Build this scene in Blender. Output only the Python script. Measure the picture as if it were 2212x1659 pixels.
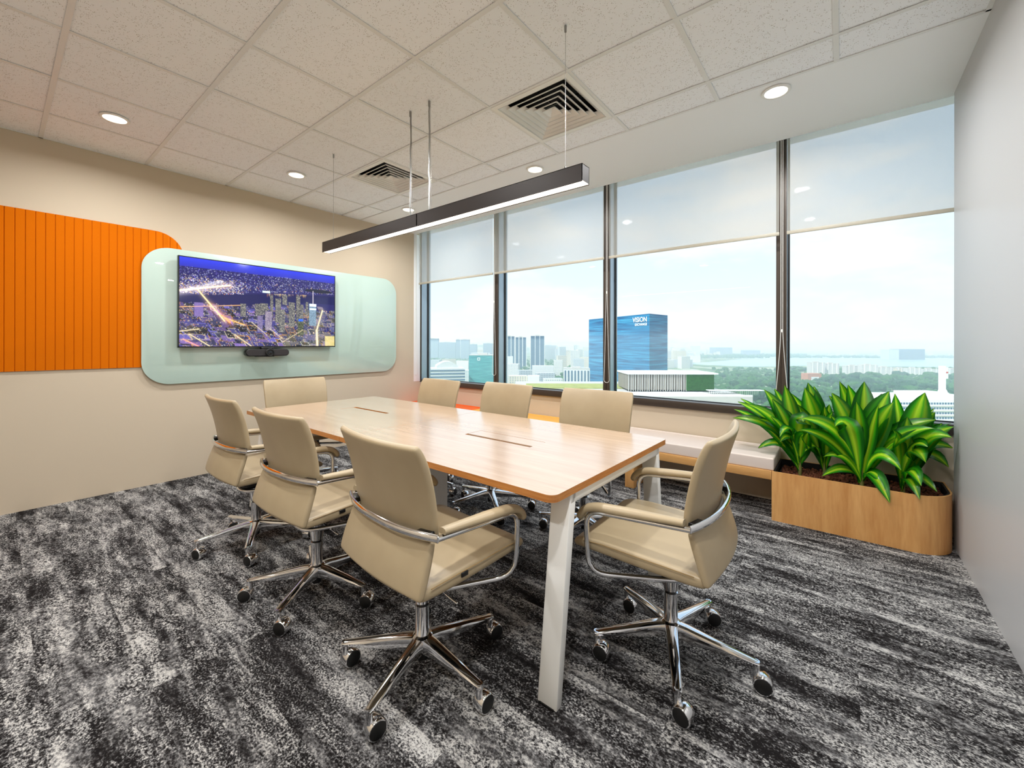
import bpy, bmesh, math, random
import numpy as np
from mathutils import Vector, Matrix

for o in list(bpy.data.objects):
    bpy.data.objects.remove(o)
scene = bpy.context.scene
COL = scene.collection
PI = math.pi

# ------------------------------------------------------------------ camera
F_PX, CX, CY, YAW, ROLL = 892.86, 1116.76, 742.47, 0.6678, 0.0015
CAM = Vector((4.7645, -0.2213, 1.2432))
FWD = Vector((-math.sin(YAW), math.cos(YAW), 0))
RGT = Vector((math.cos(YAW), math.sin(YAW), 0))
UP = Vector((0, 0, 1))
cam_d = bpy.data.cameras.new('camera')
cam = bpy.data.objects.new('camera', cam_d)
COL.objects.link(cam)
cr, sr = math.cos(ROLL), math.sin(ROLL)
xa = RGT * cr + UP * sr
ya = UP * cr - RGT * sr
za = -FWD
cam.matrix_world = Matrix(((xa.x, ya.x, za.x, CAM.x), (xa.y, ya.y, za.y, CAM.y), (xa.z, ya.z, za.z, CAM.z), (0, 0, 0, 1)))
cam_d.sensor_fit = 'HORIZONTAL'
cam_d.sensor_width = 36
cam_d.lens = F_PX / 2212 * 36
cam_d.shift_x = (1106 - CX) / 2212
cam_d.shift_y = (CY - 829.5) / 2212
cam_d.clip_start = 0.02
cam_d.clip_end = 40000
scene.camera = cam

# ------------------------------------------------------------------ colour management, exposure
vs = scene.view_settings
vs.view_transform = 'Standard'
vs.look = 'None'
vs.gamma = 1
vs.use_curve_mapping = False
vs.exposure = 0.5
cy = scene.cycles
cy.max_bounces = 7
cy.diffuse_bounces = 5
cy.glossy_bounces = 3
cy.use_light_tree = False
cy.transmission_bounces = 6
cy.transparent_max_bounces = 16
cy.volume_bounces = 1
cy.sample_clamp_indirect = 6
cy.adaptive_threshold = 0.02
cy.caustics_reflective = False
cy.caustics_refractive = False

SKY_STRENGTH = 0.86
SUN_STRENGTH = 3.1
DOWNLIGHT_W = 12.8
PENDANT_W = 3.5
LAMP_COL = (1.0, 1.0, 1.0)

# ------------------------------------------------------------------ sky
world = bpy.data.worlds.new('sky')
scene.world = world
world.use_nodes = True
nt = world.node_tree
nt.nodes.clear()
def wn(t, **k):
    n = nt.nodes.new(t)
    for a, b in k.items():
        setattr(n, a, b)
    return n
tc = wn('ShaderNodeTexCoord')
sep = wn('ShaderNodeSeparateXYZ')
nt.links.new(tc.outputs['Generated'], sep.inputs[0])
ramp = wn('ShaderNodeValToRGB')
e = ramp.color_ramp.elements
e[0].position = 0.0; e[0].color = (0.87, 0.95, 1.0, 1)
e[1].position = 1.0; e[1].color = (0.36, 0.56, 0.90, 1)
for p, c in ((0.06, (0.86, 0.95, 1.0, 1)), (0.20, (0.75, 0.89, 1.0, 1)), (0.45, (0.60, 0.78, 0.98, 1))):
    q = e.new(p); q.color = c
nt.links.new(sep.outputs['Z'], ramp.inputs[0])
mp = wn('ShaderNodeMapping')
mp.inputs['Scale'].default_value = (1.0, 1.0, 2.6)
nt.links.new(tc.outputs['Generated'], mp.inputs[0])
cn = wn('ShaderNodeTexNoise')
cn.inputs['Scale'].default_value = 3.4
cn.inputs['Detail'].default_value = 8
cn.inputs['Roughness'].default_value = 0.55
nt.links.new(mp.outputs[0], cn.inputs['Vector'])
cr2 = wn('ShaderNodeValToRGB')
cr2.color_ramp.elements[0].position = 0.47
cr2.color_ramp.elements[1].position = 0.68
nt.links.new(cn.outputs['Fac'], cr2.inputs[0])
mx = wn('ShaderNodeMix', data_type='RGBA')
mx.inputs['B'].default_value = (1.0, 0.99, 0.97, 1)
nt.links.new(cr2.outputs['Color'], mx.inputs['Factor'])
nt.links.new(ramp.outputs['Color'], mx.inputs['A'])
bg = wn('ShaderNodeBackground')
bg.inputs['Strength'].default_value = SKY_STRENGTH
nt.links.new(mx.outputs['Result'], bg.inputs['Color'])
wo = wn('ShaderNodeOutputWorld')
nt.links.new(bg.outputs[0], wo.inputs['Surface'])

# sun high behind the building: lights the city, never enters the room
sun_d = bpy.data.lights.new('sun', 'SUN')
sun_d.energy = SUN_STRENGTH
sun_d.angle = 0.03
sun_d.color = (1, 0.98, 0.95)
sun = bpy.data.objects.new('sun', sun_d)
COL.objects.link(sun)
sun.rotation_euler = (math.radians(42), 0, math.radians(-18))

# ------------------------------------------------------------------ helpers
def lin(h):
    h = h.lstrip('#')
    out = []
    for i in (0, 2, 4):
        c = int(h[i:i + 2], 16) / 255
        out.append(c / 12.92 if c <= 0.04045 else ((c + 0.055) / 1.055) ** 2.4)
    return tuple(out) + (1.0,)

class N:
    """small node-graph helper"""
    def __init__(s, name):
        s.m = bpy.data.materials.new(name)
        s.m.use_nodes = True
        s.t = s.m.node_tree
        s.p = s.t.nodes['Principled BSDF']
        s.out = s.t.nodes['Material Output']
    def n(s, t, ins=None, **k):
        q = s.t.nodes.new(t)
        for a, b in k.items():
            setattr(q, a, b)
        for a, b in (ins or {}).items():
            s.set(q, a, b)
        return q
    def set(s, q, a, b):
        i = q.inputs[a]
        if isinstance(b, bpy.types.NodeSocket):
            s.t.links.new(b, i)
        else:
            i.default_value = b
    def P(s, **k):
        for a, b in k.items():
            s.set(s.p, a.replace('_', ' '), b)
        return s
    def mix(s, f, a, b):
        q = s.n('ShaderNodeMix', data_type='RGBA')
        s.set(q, 'Factor', f); s.set(q, 'A', a); s.set(q, 'B', b)
        return q.outputs['Result']
    def math(s, op, a, b=None, clamp=False):
        q = s.n('ShaderNodeMath', operation=op, use_clamp=clamp)
        s.set(q, 0, a)
        if b is not None:
            s.set(q, 1, b)
        return q.outputs[0]
    def obj(s, scale=(1, 1, 1), rnd=False):
        t = s.n('ShaderNodeTexCoord')
        v = t.outputs['Object']
        if rnd:
            oi = s.n('ShaderNodeObjectInfo')
            sc = s.n('ShaderNodeVectorMath', {0: oi.outputs['Random'], 1: (137.0, 71.0, 29.0)}, operation='MULTIPLY')
            v = s.n('ShaderNodeVectorMath', {0: v, 1: sc.outputs[0]}, operation='ADD').outputs[0]
        return s.n('ShaderNodeMapping', {'Vector': v, 'Scale': scale}).outputs[0]
    def noise(s, vec, scale, detail=3, rough=0.5, dist=0.0):
        return s.n('ShaderNodeTexNoise', {'Vector': vec, 'Scale': scale, 'Detail': detail, 'Roughness': rough, 'Distortion': dist}).outputs['Fac']
    def ramp(s, f, stops, interp='LINEAR'):
        q = s.n('ShaderNodeValToRGB')
        q.color_ramp.interpolation = interp
        e = q.color_ramp.elements
        while len(e) < len(stops):
            e.new(0.5)
        for k, (p, c) in enumerate(stops):
            e[k].position = p
            e[k].color = c if len(c) == 4 else tuple(c) + (1,)
        s.set(q, 0, f)
        return q.outputs['Color']
    def bump(s, h, strength=0.3, dist=0.002):
        b = s.n('ShaderNodeBump', {'Height': h, 'Strength': strength, 'Distance': dist})
        s.set(s.p, 'Normal', b.outputs[0])
        return s

def plain(name, col, rough=0.5, metal=0.0, spec=0.5, coat=0.0, grain=0.0, gscale=60):
    g = N(name)
    c = lin(col) if isinstance(col, str) else col
    if grain:
        f = g.noise(g.obj(), gscale, 3)
        d = tuple(x * (1 - grain) for x in c[:3]) + (1,)
        l = tuple(min(1, x * (1 + grain)) for x in c[:3]) + (1,)
        g.P(Base_Color=g.mix(f, d, l))
    else:
        g.P(Base_Color=c)
    g.P(Roughness=rough, Metallic=metal)
    g.set(g.p, 'Specular IOR Level', spec)
    if coat:
        g.set(g.p, 'Coat Weight', coat)
        g.set(g.p, 'Coat Roughness', 0.03)
    return g.m

def emit(name, col, strength):
    g = N(name)
    g.P(Base_Color=(0, 0, 0, 1))
    g.set(g.p, 'Emission Color', col)
    g.set(g.p, 'Emission Strength', strength)
    return g.m

M = {}
M['wall'] = plain('wall_paint', '#CABBA5', 0.75, spec=0.3, grain=0.02, gscale=400)
M['wall_satin'] = plain('satin_wall_paint', '#BCBCBD', 0.4, spec=0.5, grain=0.015, gscale=400)
M['white_paint'] = plain('white_ceiling_paint', '#F2F4F5', 0.7, spec=0.3, grain=0.015, gscale=300)
M['white_metal'] = plain('white_powder_coat', '#ECECE8', 0.4, grain=0.015, gscale=900)
M['tee'] = plain('ceiling_grid_enamel', '#E4E5E4', 0.5, grain=0.02, gscale=200)
M['black'] = plain('black_plastic', '#0C0C0D', 0.35, grain=0.1, gscale=300)
M['black_soft'] = plain('black_rubber', '#060606', 0.6, grain=0.1, gscale=300)
M['plenum'] = plain('dark_plenum', '#0A0A0A', 0.9, grain=0.1)
M['bronze'] = plain('dark_bronze_frame', '#4A4038', 0.35, metal=0.3, grain=0.05, gscale=200)
M['frame_grey'] = plain('grey_window_aluminium', '#A4B4C2', 0.25, metal=0.5, grain=0.03, gscale=200)
M['housing'] = plain('black_anodised_housing', '#2A2320', 0.45, metal=0.2, grain=0.05, gscale=300)
M['steel'] = plain('galvanised_steel', '#9A9A98', 0.3, metal=1.0, grain=0.1, gscale=600)
M['lens'] = emit('glowing_lamp_lens', (1, 0.9, 0.76, 1), 3.2)
M['strip'] = emit('glowing_strip_lens', (1, 0.88, 0.72, 1), 3.0)
M['chain'] = plain('white_bead_chain', '#E8E8E4', 0.4, grain=0.05, gscale=800)
M['bar'] = plain('blind_bottom_bar', '#B9B4A4', 0.45, grain=0.03, gscale=300)

g = N('polished_chrome')
g.P(Base_Color=g.mix(g.noise(g.obj(), 40), (0.76, 0.76, 0.77, 1), (0.86, 0.86, 0.87, 1)), Metallic=1.0, Roughness=0.07)
M['chrome'] = g.m

g = N('beige_leather')
v = g.obj()
f = g.noise(v, 420, 4, 0.6)
c = g.mix(g.noise(v, 9, 2), lin('#A39173'), lin('#B09F80'))
g.P(Base_Color=c, Roughness=0.38)
g.set(g.p, 'Specular IOR Level', 0.5)
g.bump(f, 0.10, 0.0006)
M['leather'] = g.m
M['stitch'] = plain('tan_stitching', '#8F7448', 0.7, grain=0.2, gscale=900)

def wood(name, dark, light, scale, rough=0.35, rnd=False, coat=0.0):
    g = N(name)
    v = g.obj(scale, rnd)
    big = g.noise(v, 1.0, 4, 0.55, 0.6)
    fine = g.noise(v, 7.0, 5, 0.6, 0.2)
    k = g.math('ADD', g.math('MULTIPLY', big, 0.65), g.math('MULTIPLY', fine, 0.35))
    c = g.ramp(k, [(0.33, lin(dark)), (0.67, lin(light))])
    g.P(Base_Color=c, Roughness=rough)
    g.bump(fine, 0.05, 0.0005)
    if coat:
        g.set(g.p, 'Coat Weight', coat); g.set(g.p, 'Coat Roughness', 0.2); g.set(g.p, 'Coat IOR', 1.6)
    return g.m
M['table_wood'] = wood('pale_ash_laminate', '#B3957A', '#C9AD92', (1.3, 26, 26), 0.24, coat=1.0)
M['table_edge'] = wood('plywood_edge', '#A9672F', '#CE8F4E', (4, 14, 260), 0.4)
M['slot'] = plain('dark_brown_slot', '#4A2A12', 0.6, grain=0.1)
M['oak_v'] = wood('oak_veneer_upright_grain', '#C4894C', '#E2AE6E', (9, 9, 1.1), 0.38)
M['oak_h'] = wood('oak_veneer_level_grain', '#C08A4E', '#D8A768', (1.5, 14, 22), 0.38)

def fabric(name, col, rough=0.6):
    g = N(name)
    v = g.obj()
    c = lin(col)
    f = g.noise(v, 900, 2)
    g.P(Base_Color=g.mix(f, tuple(x * 0.93 for x in c[:3]) + (1,), c), Roughness=rough)
    g.bump(f, 0.15, 0.0005)
    return g.m
M['cush_orange'] = fabric('orange_leatherette', '#F0631A', 0.42)
M['cush_yellow'] = fabric('mustard_leatherette', '#EDB352', 0.42)
M['cush_white'] = fabric('blush_white_leatherette', '#DED0C6', 0.42)
g = N('orange_felt')
v = g.obj((1, 1, 1), True)
f = g.noise(v, 500, 4, 0.7)
g.P(Base_Color=g.mix(f, lin('#C55C00'), lin('#DA7406')), Roughness=0.95)
g.set(g.p, 'Specular IOR Level', 0.1)
g.bump(f, 0.3, 0.001)
M['felt'] = g.m
g = N('mint_back_painted_glass')
g.P(Base_Color=g.mix(g.noise(g.obj(), 2), lin('#B9D0C5'), lin('#BDD3C9')), Roughness=0.35)
g.set(g.p, 'Coat Weight', 1.0); g.set(g.p, 'Coat Roughness', 0.0); g.set(g.p, 'Coat IOR', 1.7)
M['mint'] = g.m
M['glass_edge'] = plain('green_glass_edge', '#8FB5A5', 0.1, grain=0.05)

# ceiling tile: off-white mineral fibre with pin holes in worm-like trails
g = N('mineral_fibre_tile')
v = g.obj((1, 1, 1), True)
vor = g.n('ShaderNodeTexVoronoi', {'Vector': v, 'Scale': 150.0}, feature='F1')
hole = g.math('LESS_THAN', vor.outputs['Distance'], 0.26)
tr = g.noise(v, 22, 1, 0.5, 1.0)
band = g.math('LESS_THAN', g.math('ABSOLUTE', g.math('SUBTRACT', tr, 0.5)), 0.05)
h = g.math('MULTIPLY', hole, band)
base = g.mix(g.noise(v, 500, 3), lin('#F0F4F8'), lin('#F8FAFD'))
g.P(Base_Color=g.mix(h, base, lin('#9C958B')), Roughness=0.9)
g.set(g.p, 'Specular IOR Level', 0.1)
M['tile'] = g.m

# carpet plank: streaks along x, dithered by yarn speckle
g = N('streaked_carpet')
v = g.obj((1, 1, 1), True)
vs1 = g.n('ShaderNodeMapping', {'Vector': v, 'Scale': (1.5, 8.0, 1)}).outputs[0]
vs2 = g.n('ShaderNodeMapping', {'Vector': v, 'Scale': (7.0, 26.0, 1)}).outputs[0]
vy = g.n('ShaderNodeMapping', {'Vector': v, 'Scale': (0.75, 1.0, 1)}).outputs[0]
s1 = g.noise(vs1, 1.0, 2, 0.55, 0.4)
s2 = g.noise(vs2, 1.0, 3, 0.6, 0.3)
yarn = g.noise(vy, 165, 2, 0.7)
amp = g.ramp(g.noise(g.n('ShaderNodeMapping', {'Vector': v, 'Scale': (3.0, 13.0, 1), 'Location': (5, 9, 0)}).outputs[0], 1.0, 2, 0.5, 0.5), [(0.36, (0.45, 0.45, 0.45)), (0.52, (1.5, 1.5, 1.5))])
yarn2 = g.noise(vy, 75, 2, 0.6)
k = g.math('ADD', g.math('MULTIPLY', g.math('SUBTRACT', s1, 0.5), 0.75), g.math('MULTIPLY', g.math('SUBTRACT', s2, 0.5), 0.65))
k = g.math('ADD', k, g.math('MULTIPLY', g.math('SUBTRACT', yarn, 0.5), amp))
k = g.math('ADD', k, g.math('MULTIPLY', g.math('SUBTRACT', yarn2, 0.5), 0.55))
kk = g.math('ADD', k, 0.465)
c = g.ramp(kk, [(0.26, lin('#1C1A1A')), (0.38, lin('#373535')), (0.46, lin('#585757')), (0.54, lin('#7A7979')), (0.62, lin('#9E9C99')), (0.76, lin('#C4C2BE'))], 'LINEAR')
g.P(Base_Color=c, Roughness=0.97)
g.set(g.p, 'Specular IOR Level', 0.05)
g.bump(yarn, 0.8, 0.004)
M['carpet'] = g.m

# window glass: clear pane with true Fresnel gloss
g = N('clear_window_glass')
tr = g.n('ShaderNodeBsdfTransparent', {'Color': (0.96, 0.985, 0.99, 1)})
gl = g.n('ShaderNodeBsdfGlossy', {'Roughness': 0.0, 'Color': (1, 1, 1, 1)})
ge = g.n('ShaderNodeNewGeometry')
dt = g.n('ShaderNodeVectorMath', {0: ge.outputs['Normal'], 1: ge.outputs['Incoming']}, operation='DOT_PRODUCT').outputs['Value']
ic = g.math('SUBTRACT', 1.0, g.math('ABSOLUTE', dt))
schlick = g.math('ADD', g.math('MULTIPLY', g.math('POWER', ic, 5.0), 0.5), 0.006)
mxs = g.n('ShaderNodeMixShader')
g.t.links.new(schlick, mxs.inputs[0]); g.t.links.new(tr.outputs[0], mxs.inputs[1]); g.t.links.new(gl.outputs[0], mxs.inputs[2])
g.t.links.new(mxs.outputs[0], g.out.inputs[0])
M['pane'] = g.m
# roller-blind screen fabric: open weave, half see-through
g = N('screen_weave')
v = g.obj((90, 3, 3))
wv = g.noise(v, 4, 2)
tr = g.n('ShaderNodeBsdfTransparent', {'Color': g.mix(wv, (0.92, 0.92, 0.925, 1), (0.98, 0.98, 0.985, 1))})
tl = g.n('ShaderNodeBsdfTranslucent', {'Color': (0.75, 0.73, 0.68, 1)})
df = g.n('ShaderNodeBsdfDiffuse', {'Color': (0.78, 0.75, 0.68, 1)})
m1 = g.n('ShaderNodeMixShader', {0: 0.55})
g.t.links.new(tl.outputs[0], m1.inputs[1]); g.t.links.new(df.outputs[0], m1.inputs[2])
m2 = g.n('ShaderNodeMixShader', {0: 0.33})
g.t.links.new(tr.outputs[0], m2.inputs[1]); g.t.links.new(m1.outputs[0], m2.inputs[2])
g.t.links.new(m2.outputs[0], g.out.inputs[0])
M['screen_fabric'] = g.m

# leaf: colour stripes stored on the blade, translucent
g = N('striped_dracaena_leaf')
at_ = g.n('ShaderNodeAttribute', attribute_name='Col')
oi = g.n('ShaderNodeObjectInfo')
hs = g.n('ShaderNodeHueSaturation', {'Color': at_.outputs['Color'], 'Value': g.math('ADD', g.math('MULTIPLY', oi.outputs['Random'], 0.5), 0.75)})
g.P(Base_Color=hs.outputs[0], Roughness=0.28)
tl = g.n('ShaderNodeBsdfTranslucent', {'Color': hs.outputs[0]})
ms = g.n('ShaderNodeMixShader', {0: 0.5})
g.t.links.new(g.p.outputs[0], ms.inputs[1]); g.t.links.new(tl.outputs[0], ms.inputs[2])
g.t.links.new(ms.outputs[0], g.out.inputs[0])
M['leaf'] = g.m
M['stem'] = plain('green_brown_stem', '#6B6A35', 0.6, grain=0.2, gscale=80)
g = N('clay_pebbles')
g.P(Base_Color=g.mix(g.noise(g.obj(), 60), lin('#3A1E12'), lin('#8A4A2C')), Roughness=0.85)
M['pebble'] = g.m

g = N('screen_picture')
at_ = g.n('ShaderNodeAttribute', attribute_name='Col')
g.P(Base_Color=(0.004, 0.004, 0.005, 1), Roughness=0.08)
g.set(g.p, 'Specular IOR Level', 0.5)
g.set(g.p, 'Emission Color', at_.outputs['Color'])
g.set(g.p, 'Emission Strength', 1.0)
M['screen'] = g.m

for k_ in ('screen', 'lens', 'strip'):
    M[k_].cycles.emission_sampling = 'NONE'

# ------------------------------------------------------------------ mesh building
class MB:
    def __init__(s):
        s.v = []; s.f = []; s.mi = []
    def add(s, vs, fs, mi=0):
        b = len(s.v)
        s.v += [tuple(map(float, p)) for p in vs]
        s.f += [tuple(b + i for i in q) for q in fs]
        s.mi += [mi] * len(fs)
        return s
    def box(s, x0, y0, z0, x1, y1, z1, mi=0):
        vs = [(x0, y0, z0), (x1, y0, z0), (x1, y1, z0), (x0, y1, z0), (x0, y0, z1), (x1, y0, z1), (x1, y1, z1), (x0, y1, z1)]
        fs = [(3, 2, 1, 0), (4, 5, 6, 7), (0, 1, 5, 4), (1, 2, 6, 5), (2, 3, 7, 6), (3, 0, 4, 7)]
        return s.add(vs, fs, mi)
    def hexa(s, lo, hi, mi=0):
        """lo, hi: four points each, same winding (ccw from above)"""
        vs = list(lo) + list(hi)
        fs = [(3, 2, 1, 0), (4, 5, 6, 7), (0, 1, 5, 4), (1, 2, 6, 5), (2, 3, 7, 6), (3, 0, 4, 7)]
        return s.add(vs, fs, mi)
    def prism(s, poly, a, b, axis='z', mi=0, mi_side=None):
        """polygon extruded along an axis. axis z: poly (x,y); axis x: poly (y,z); axis y: poly (x,z)"""
        n = len(poly)
        def P(p, w):
            return {'z': (p[0], p[1], w), 'x': (w, p[0], p[1]), 'y': (p[0], w, p[1])}[axis]
        vs = [P(p, a) for p in poly] + [P(p, b) for p in poly]
        s.add(vs, [tuple(range(n - 1, -1, -1)), tuple(range(n, 2 * n))], mi)
        base = len(s.v) - 2 * n
        for i in range(n):
            j = (i + 1) % n
            s.f.append((base + i, base + j, base + n + j, base + n + i))
            s.mi.append(mi if mi_side is None else mi_side)
        return s
    def tube(s, path, r, seg=10, mi=0, closed=False, flat=None, caps=True):
        """r number or list; flat=(rn, rb) elliptic cross-section (side, up)"""
        pts = [Vector(p) for p in path]
        n = len(pts)
        rings = []
        for i, p in enumerate(pts):
            if closed:
                t = pts[(i + 1) % n] - pts[i - 1]
            else:
                t = pts[min(i + 1, n - 1)] - pts[max(i - 1, 0)]
            t.normalize()
            up = Vector((0, 0, 1)) if abs(t.z) < 0.9 else None
            if up is None:
                side = prev_side if i else t.cross(Vector((0, 1, 0))).normalized()
                side = (side - t * side.dot(t)).normalized()
            else:
                side = t.cross(up).normalized()
                if i and side.dot(prev_side) < 0:
                    side = -side
            prev_side = side
            b = side.cross(t).normalized()
            ra = r[i] if isinstance(r, (list, tuple)) else r
            rn, rb = flat if flat else (ra, ra)
            rings.append([p + side * (rn * math.cos(2 * PI * k / seg)) + b * (rb * math.sin(2 * PI * k / seg)) for k in range(seg)])
        vs = [q for ring in rings for q in ring]
        fs = []
        m = n if closed else n - 1
        for i in range(m):
            j = (i + 1) % n
            for k in range(seg):
                k2 = (k + 1) % seg
                fs.append((i * seg + k, i * seg + k2, j * seg + k2, j * seg + k))
        if not closed and caps:
            fs.append(tuple(range(seg - 1, -1, -1)))
            fs.append(tuple((n - 1) * seg + k for k in range(seg)))
        return s.add(vs, fs, mi)
    def lathe(s, prof, c=(0, 0, 0), seg=20, mi=0, axis='z'):
        vs = []
        for (r, h) in prof:
            for k in range(seg):
                a = 2 * PI * k / seg
                p = (r * math.cos(a), r * math.sin(a), h)
                if axis == 'x':
                    p = (h, r * math.cos(a), r * math.sin(a))
                elif axis == 'y':
                    p = (r * math.sin(a), h, r * math.cos(a))
                vs.append((p[0] + c[0], p[1] + c[1], p[2] + c[2]))
        n = len(prof)
        fs = []
        for i in range(n - 1):
            for k in range(seg):
                k2 = (k + 1) % seg
                fs.append((i * seg + k, i * seg + k2, (i + 1) * seg + k2, (i + 1) * seg + k))
        if prof[0][0] > 1e-6:
            fs.append(tuple(range(seg - 1, -1, -1)))
        if prof[-1][0] > 1e-6:
            fs.append(tuple((n - 1) * seg + k for k in range(seg)))
        return s.add(vs, fs, mi)
    def grid(s, g, mi=0):
        """g[i][j] points"""
        a, b = len(g), len(g[0])
        vs = [p for row in g for p in row]
        fs = [(i * b + j, i * b + j + 1, (i + 1) * b + j + 1, (i + 1) * b + j) for i in range(a - 1) for j in range(b - 1)]
        return s.add(vs, fs, mi)
    def mesh(s, name, mats, smooth=False, fix=True):
        me = bpy.data.meshes.new(name)
        me.from_pydata(s.v, [], s.f)
        for m in (mats if isinstance(mats, (list, tuple)) else [mats]):
            me.materials.append(m)
        me.polygons.foreach_set('material_index', s.mi)
        if fix:
            bm = bmesh.new(); bm.from_mesh(me)
            bmesh.ops.recalc_face_normals(bm, faces=bm.faces)
            bm.to_mesh(me); bm.free()
        if smooth:
            me.polygons.foreach_set('use_smooth', [True] * len(me.polygons))
            if smooth != 'all':
                me.set_sharp_from_angle(angle=math.radians(smooth if smooth is not True else 40))
        me.update()
        return me
    def build(s, name, mats, parent=None, smooth=False, bevel=0.0, bseg=2, fix=True):
        o = obj(name, s.mesh(name, mats, smooth, fix), parent)
        if bevel:
            b = o.modifiers.new('bevel', 'BEVEL')
            b.width = bevel; b.segments = bseg; b.limit_method = 'ANGLE'; b.angle_limit = math.radians(50)
            b.harden_normals = False
            bake(o, smooth=45)
        return o

def obj(name, me, parent=None):
    o = bpy.data.objects.new(name, me)
    COL.objects.link(o)
    if parent is not None:
        o.parent = parent
    return o

def bake(o, smooth=None):
    """turn modifiers into plain mesh data"""
    bpy.context.view_layer.update()
    dg = bpy.context.evaluated_depsgraph_get()
    me = bpy.data.meshes.new_from_object(o.evaluated_get(dg))
    o.modifiers.clear()
    o.data = me
    if smooth:
        me.polygons.foreach_set('use_smooth', [True] * len(me.polygons))
        me.set_sharp_from_angle(angle=math.radians(smooth))
    return o

def tag(o, label=None, cat=None, group=None, kind=None):
    if label: o['label'] = label
    if cat: o['category'] = cat
    if group: o['group'] = group
    if kind: o['kind'] = kind
    return o

def empty(name, loc=(0, 0, 0), rz=0.0):
    o = bpy.data.objects.new(name, None)
    o.empty_display_size = 0.1
    COL.objects.link(o)
    o.location = loc
    o.rotation_euler = (0, 0, rz)
    return o

def copy_tree(o, parent=None):
    c = o.copy()
    COL.objects.link(c)
    c.parent = parent
    for ch in list(o.children):
        copy_tree(ch, c)
    return c

def fillet(pts, rad, n=6):
    """polyline with rounded corners; rad number or list per inner corner"""
    P = [Vector(p) for p in pts]
    out = [P[0]]
    for i in range(1, len(P) - 1):
        r = rad[i - 1] if isinstance(rad, (list, tuple)) else rad
        a = (P[i - 1] - P[i]); b = (P[i + 1] - P[i])
        la, lb = a.length, b.length
        d = min(r, la * 0.49, lb * 0.49)
        p0 = P[i] + a.normalized() * d
        p1 = P[i] + b.normalized() * d
        for k in range(n + 1):
            t = k / n
            out.append(p0 * (1 - t) ** 2 + P[i] * (2 * t * (1 - t)) + p1 * t * t)
    out.append(P[-1])
    return out

def round_rect(x0, y0, x1, y1, r, n=8):
    """r: radius or four (bl, br, tr, tl)"""
    rs = r if isinstance(r, (list, tuple)) else (r,) * 4
    out = []
    for (cx, cy_, a0, rr) in ((x0, y0, PI, rs[0]), (x1, y0, 1.5 * PI, rs[1]), (x1, y1, 0, rs[2]), (x0, y1, 0.5 * PI, rs[3])):
        if rr < 1e-6:
            out.append((cx, cy_)); continue
        ox = cx + rr if cx == x0 else cx - rr
        oy = cy_ + rr if cy_ == y0 else cy_ - rr
        for k in range(n + 1):
            a = a0 + 0.5 * PI * k / n
            out.append((ox + rr * math.cos(a), oy + rr * math.sin(a)))
    return out

def ray(u, v):
    a = (u - CX) / F_PX; b = -(v - CY) / F_PX
    r = a * cr - b * sr; w = a * sr + b * cr
    return RGT * r + FWD + UP * w
def at_y(u, v, y):
    d = ray(u, v); return CAM + d * ((y - CAM.y) / d.y)
def at_depth(u, v, dep):
    return CAM + ray(u, v) * dep

# ================================================================== ROOM SHELL
ZC = 2.794; XR = 5.302; YB = -1.55; YW = 3.63; YS = 2.645; YE = 3.49
b = MB().box(-0.3, YB - 0.2, -0.12, XR + 0.8, YW + 0.4, -0.008)
floor = tag(b.build('floor', M['carpet']), 'floor covered with streaked grey carpet planks', 'floor', kind='structure')
plank = MB().box(0, 0, -0.008, 1.0, 0.25, 0.0).mesh('carpet_tile', M['carpet'])
xs0 = 4.812 - 5.0
row = 0
y = YB
rows = []
yy = 3.63 - 0.25 * 21
while yy < YW - 0.01:
    y0 = max(yy, YB); y1 = min(yy + 0.25, YW)
    off = 0.0 if (row // 3) % 2 == 0 else 0.5
    xx = xs0 - off
    while xx < XR:
        x0 = max(xx, 0.0); x1 = min(xx + 1.0, XR + (0.5 if y0 > 3.4 else 0))
        if x1 - x0 > 0.02:
            if x1 - x0 > 0.999 and y1 - y0 > 0.249:
                t = obj('carpet_tile', plank, floor); t.location = (x0, y0, 0)
            else:
                t = obj('carpet_tile', MB().box(0, 0, -0.008, x1 - x0, y1 - y0, 0).mesh('carpet_tile', M['carpet']), floor); t.location = (x0, y0, 0)
        xx += 1.0
    yy += 0.25; row += 1

# wall with the screen
b = MB()
b.box(-0.2, YB - 0.2, 0, 0, 3.57, 3.0)
b.box(-0.2, 3.57, 0, 0, YW + 0.02, 0.69)
tag(b.build('wall_left', M['wall']), 'warm cream wall behind the screen and orange panel', 'wall', kind='structure')
b = MB().box(-0.02, 3.462, 0.705, 0.004, 3.572, ZC)
tag(b.build('trim_1', M['white_paint'], bevel=0.002), 'white upright trim between cream wall and window', 'trim', kind='structure')
b = MB().box(XR, YB - 0.2, 0, XR + 0.9, 3.45, 3.0)
tag(b.build('wall_right', M['wall_satin']), 'plain pale wall beside the planter', 'wall', kind='structure')
b = MB().box(-0.2, YB - 0.2, 0, XR + 0.9, YB, 3.0)
tag(b.build('wall_back', M['wall']), 'pale wall behind the camera', 'wall', kind='structure')
b = MB().box(-0.2, YW, -0.1, XR + 0.9, YW + 0.2, 0.66)
tag(b.build('wall_window', M['wall']), 'low cream wall under the windows behind the bench', 'wall', kind='structure')
# wall beyond the right wall's end (window bay return)
b = MB().box(XR + 0.75, 3.45, 0, XR + 0.95, 4.0, 3.2)
tag(b.build('wall_bay', M['wall']), 'return wall at the end of the window bay', 'wall', kind='structure')

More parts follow.
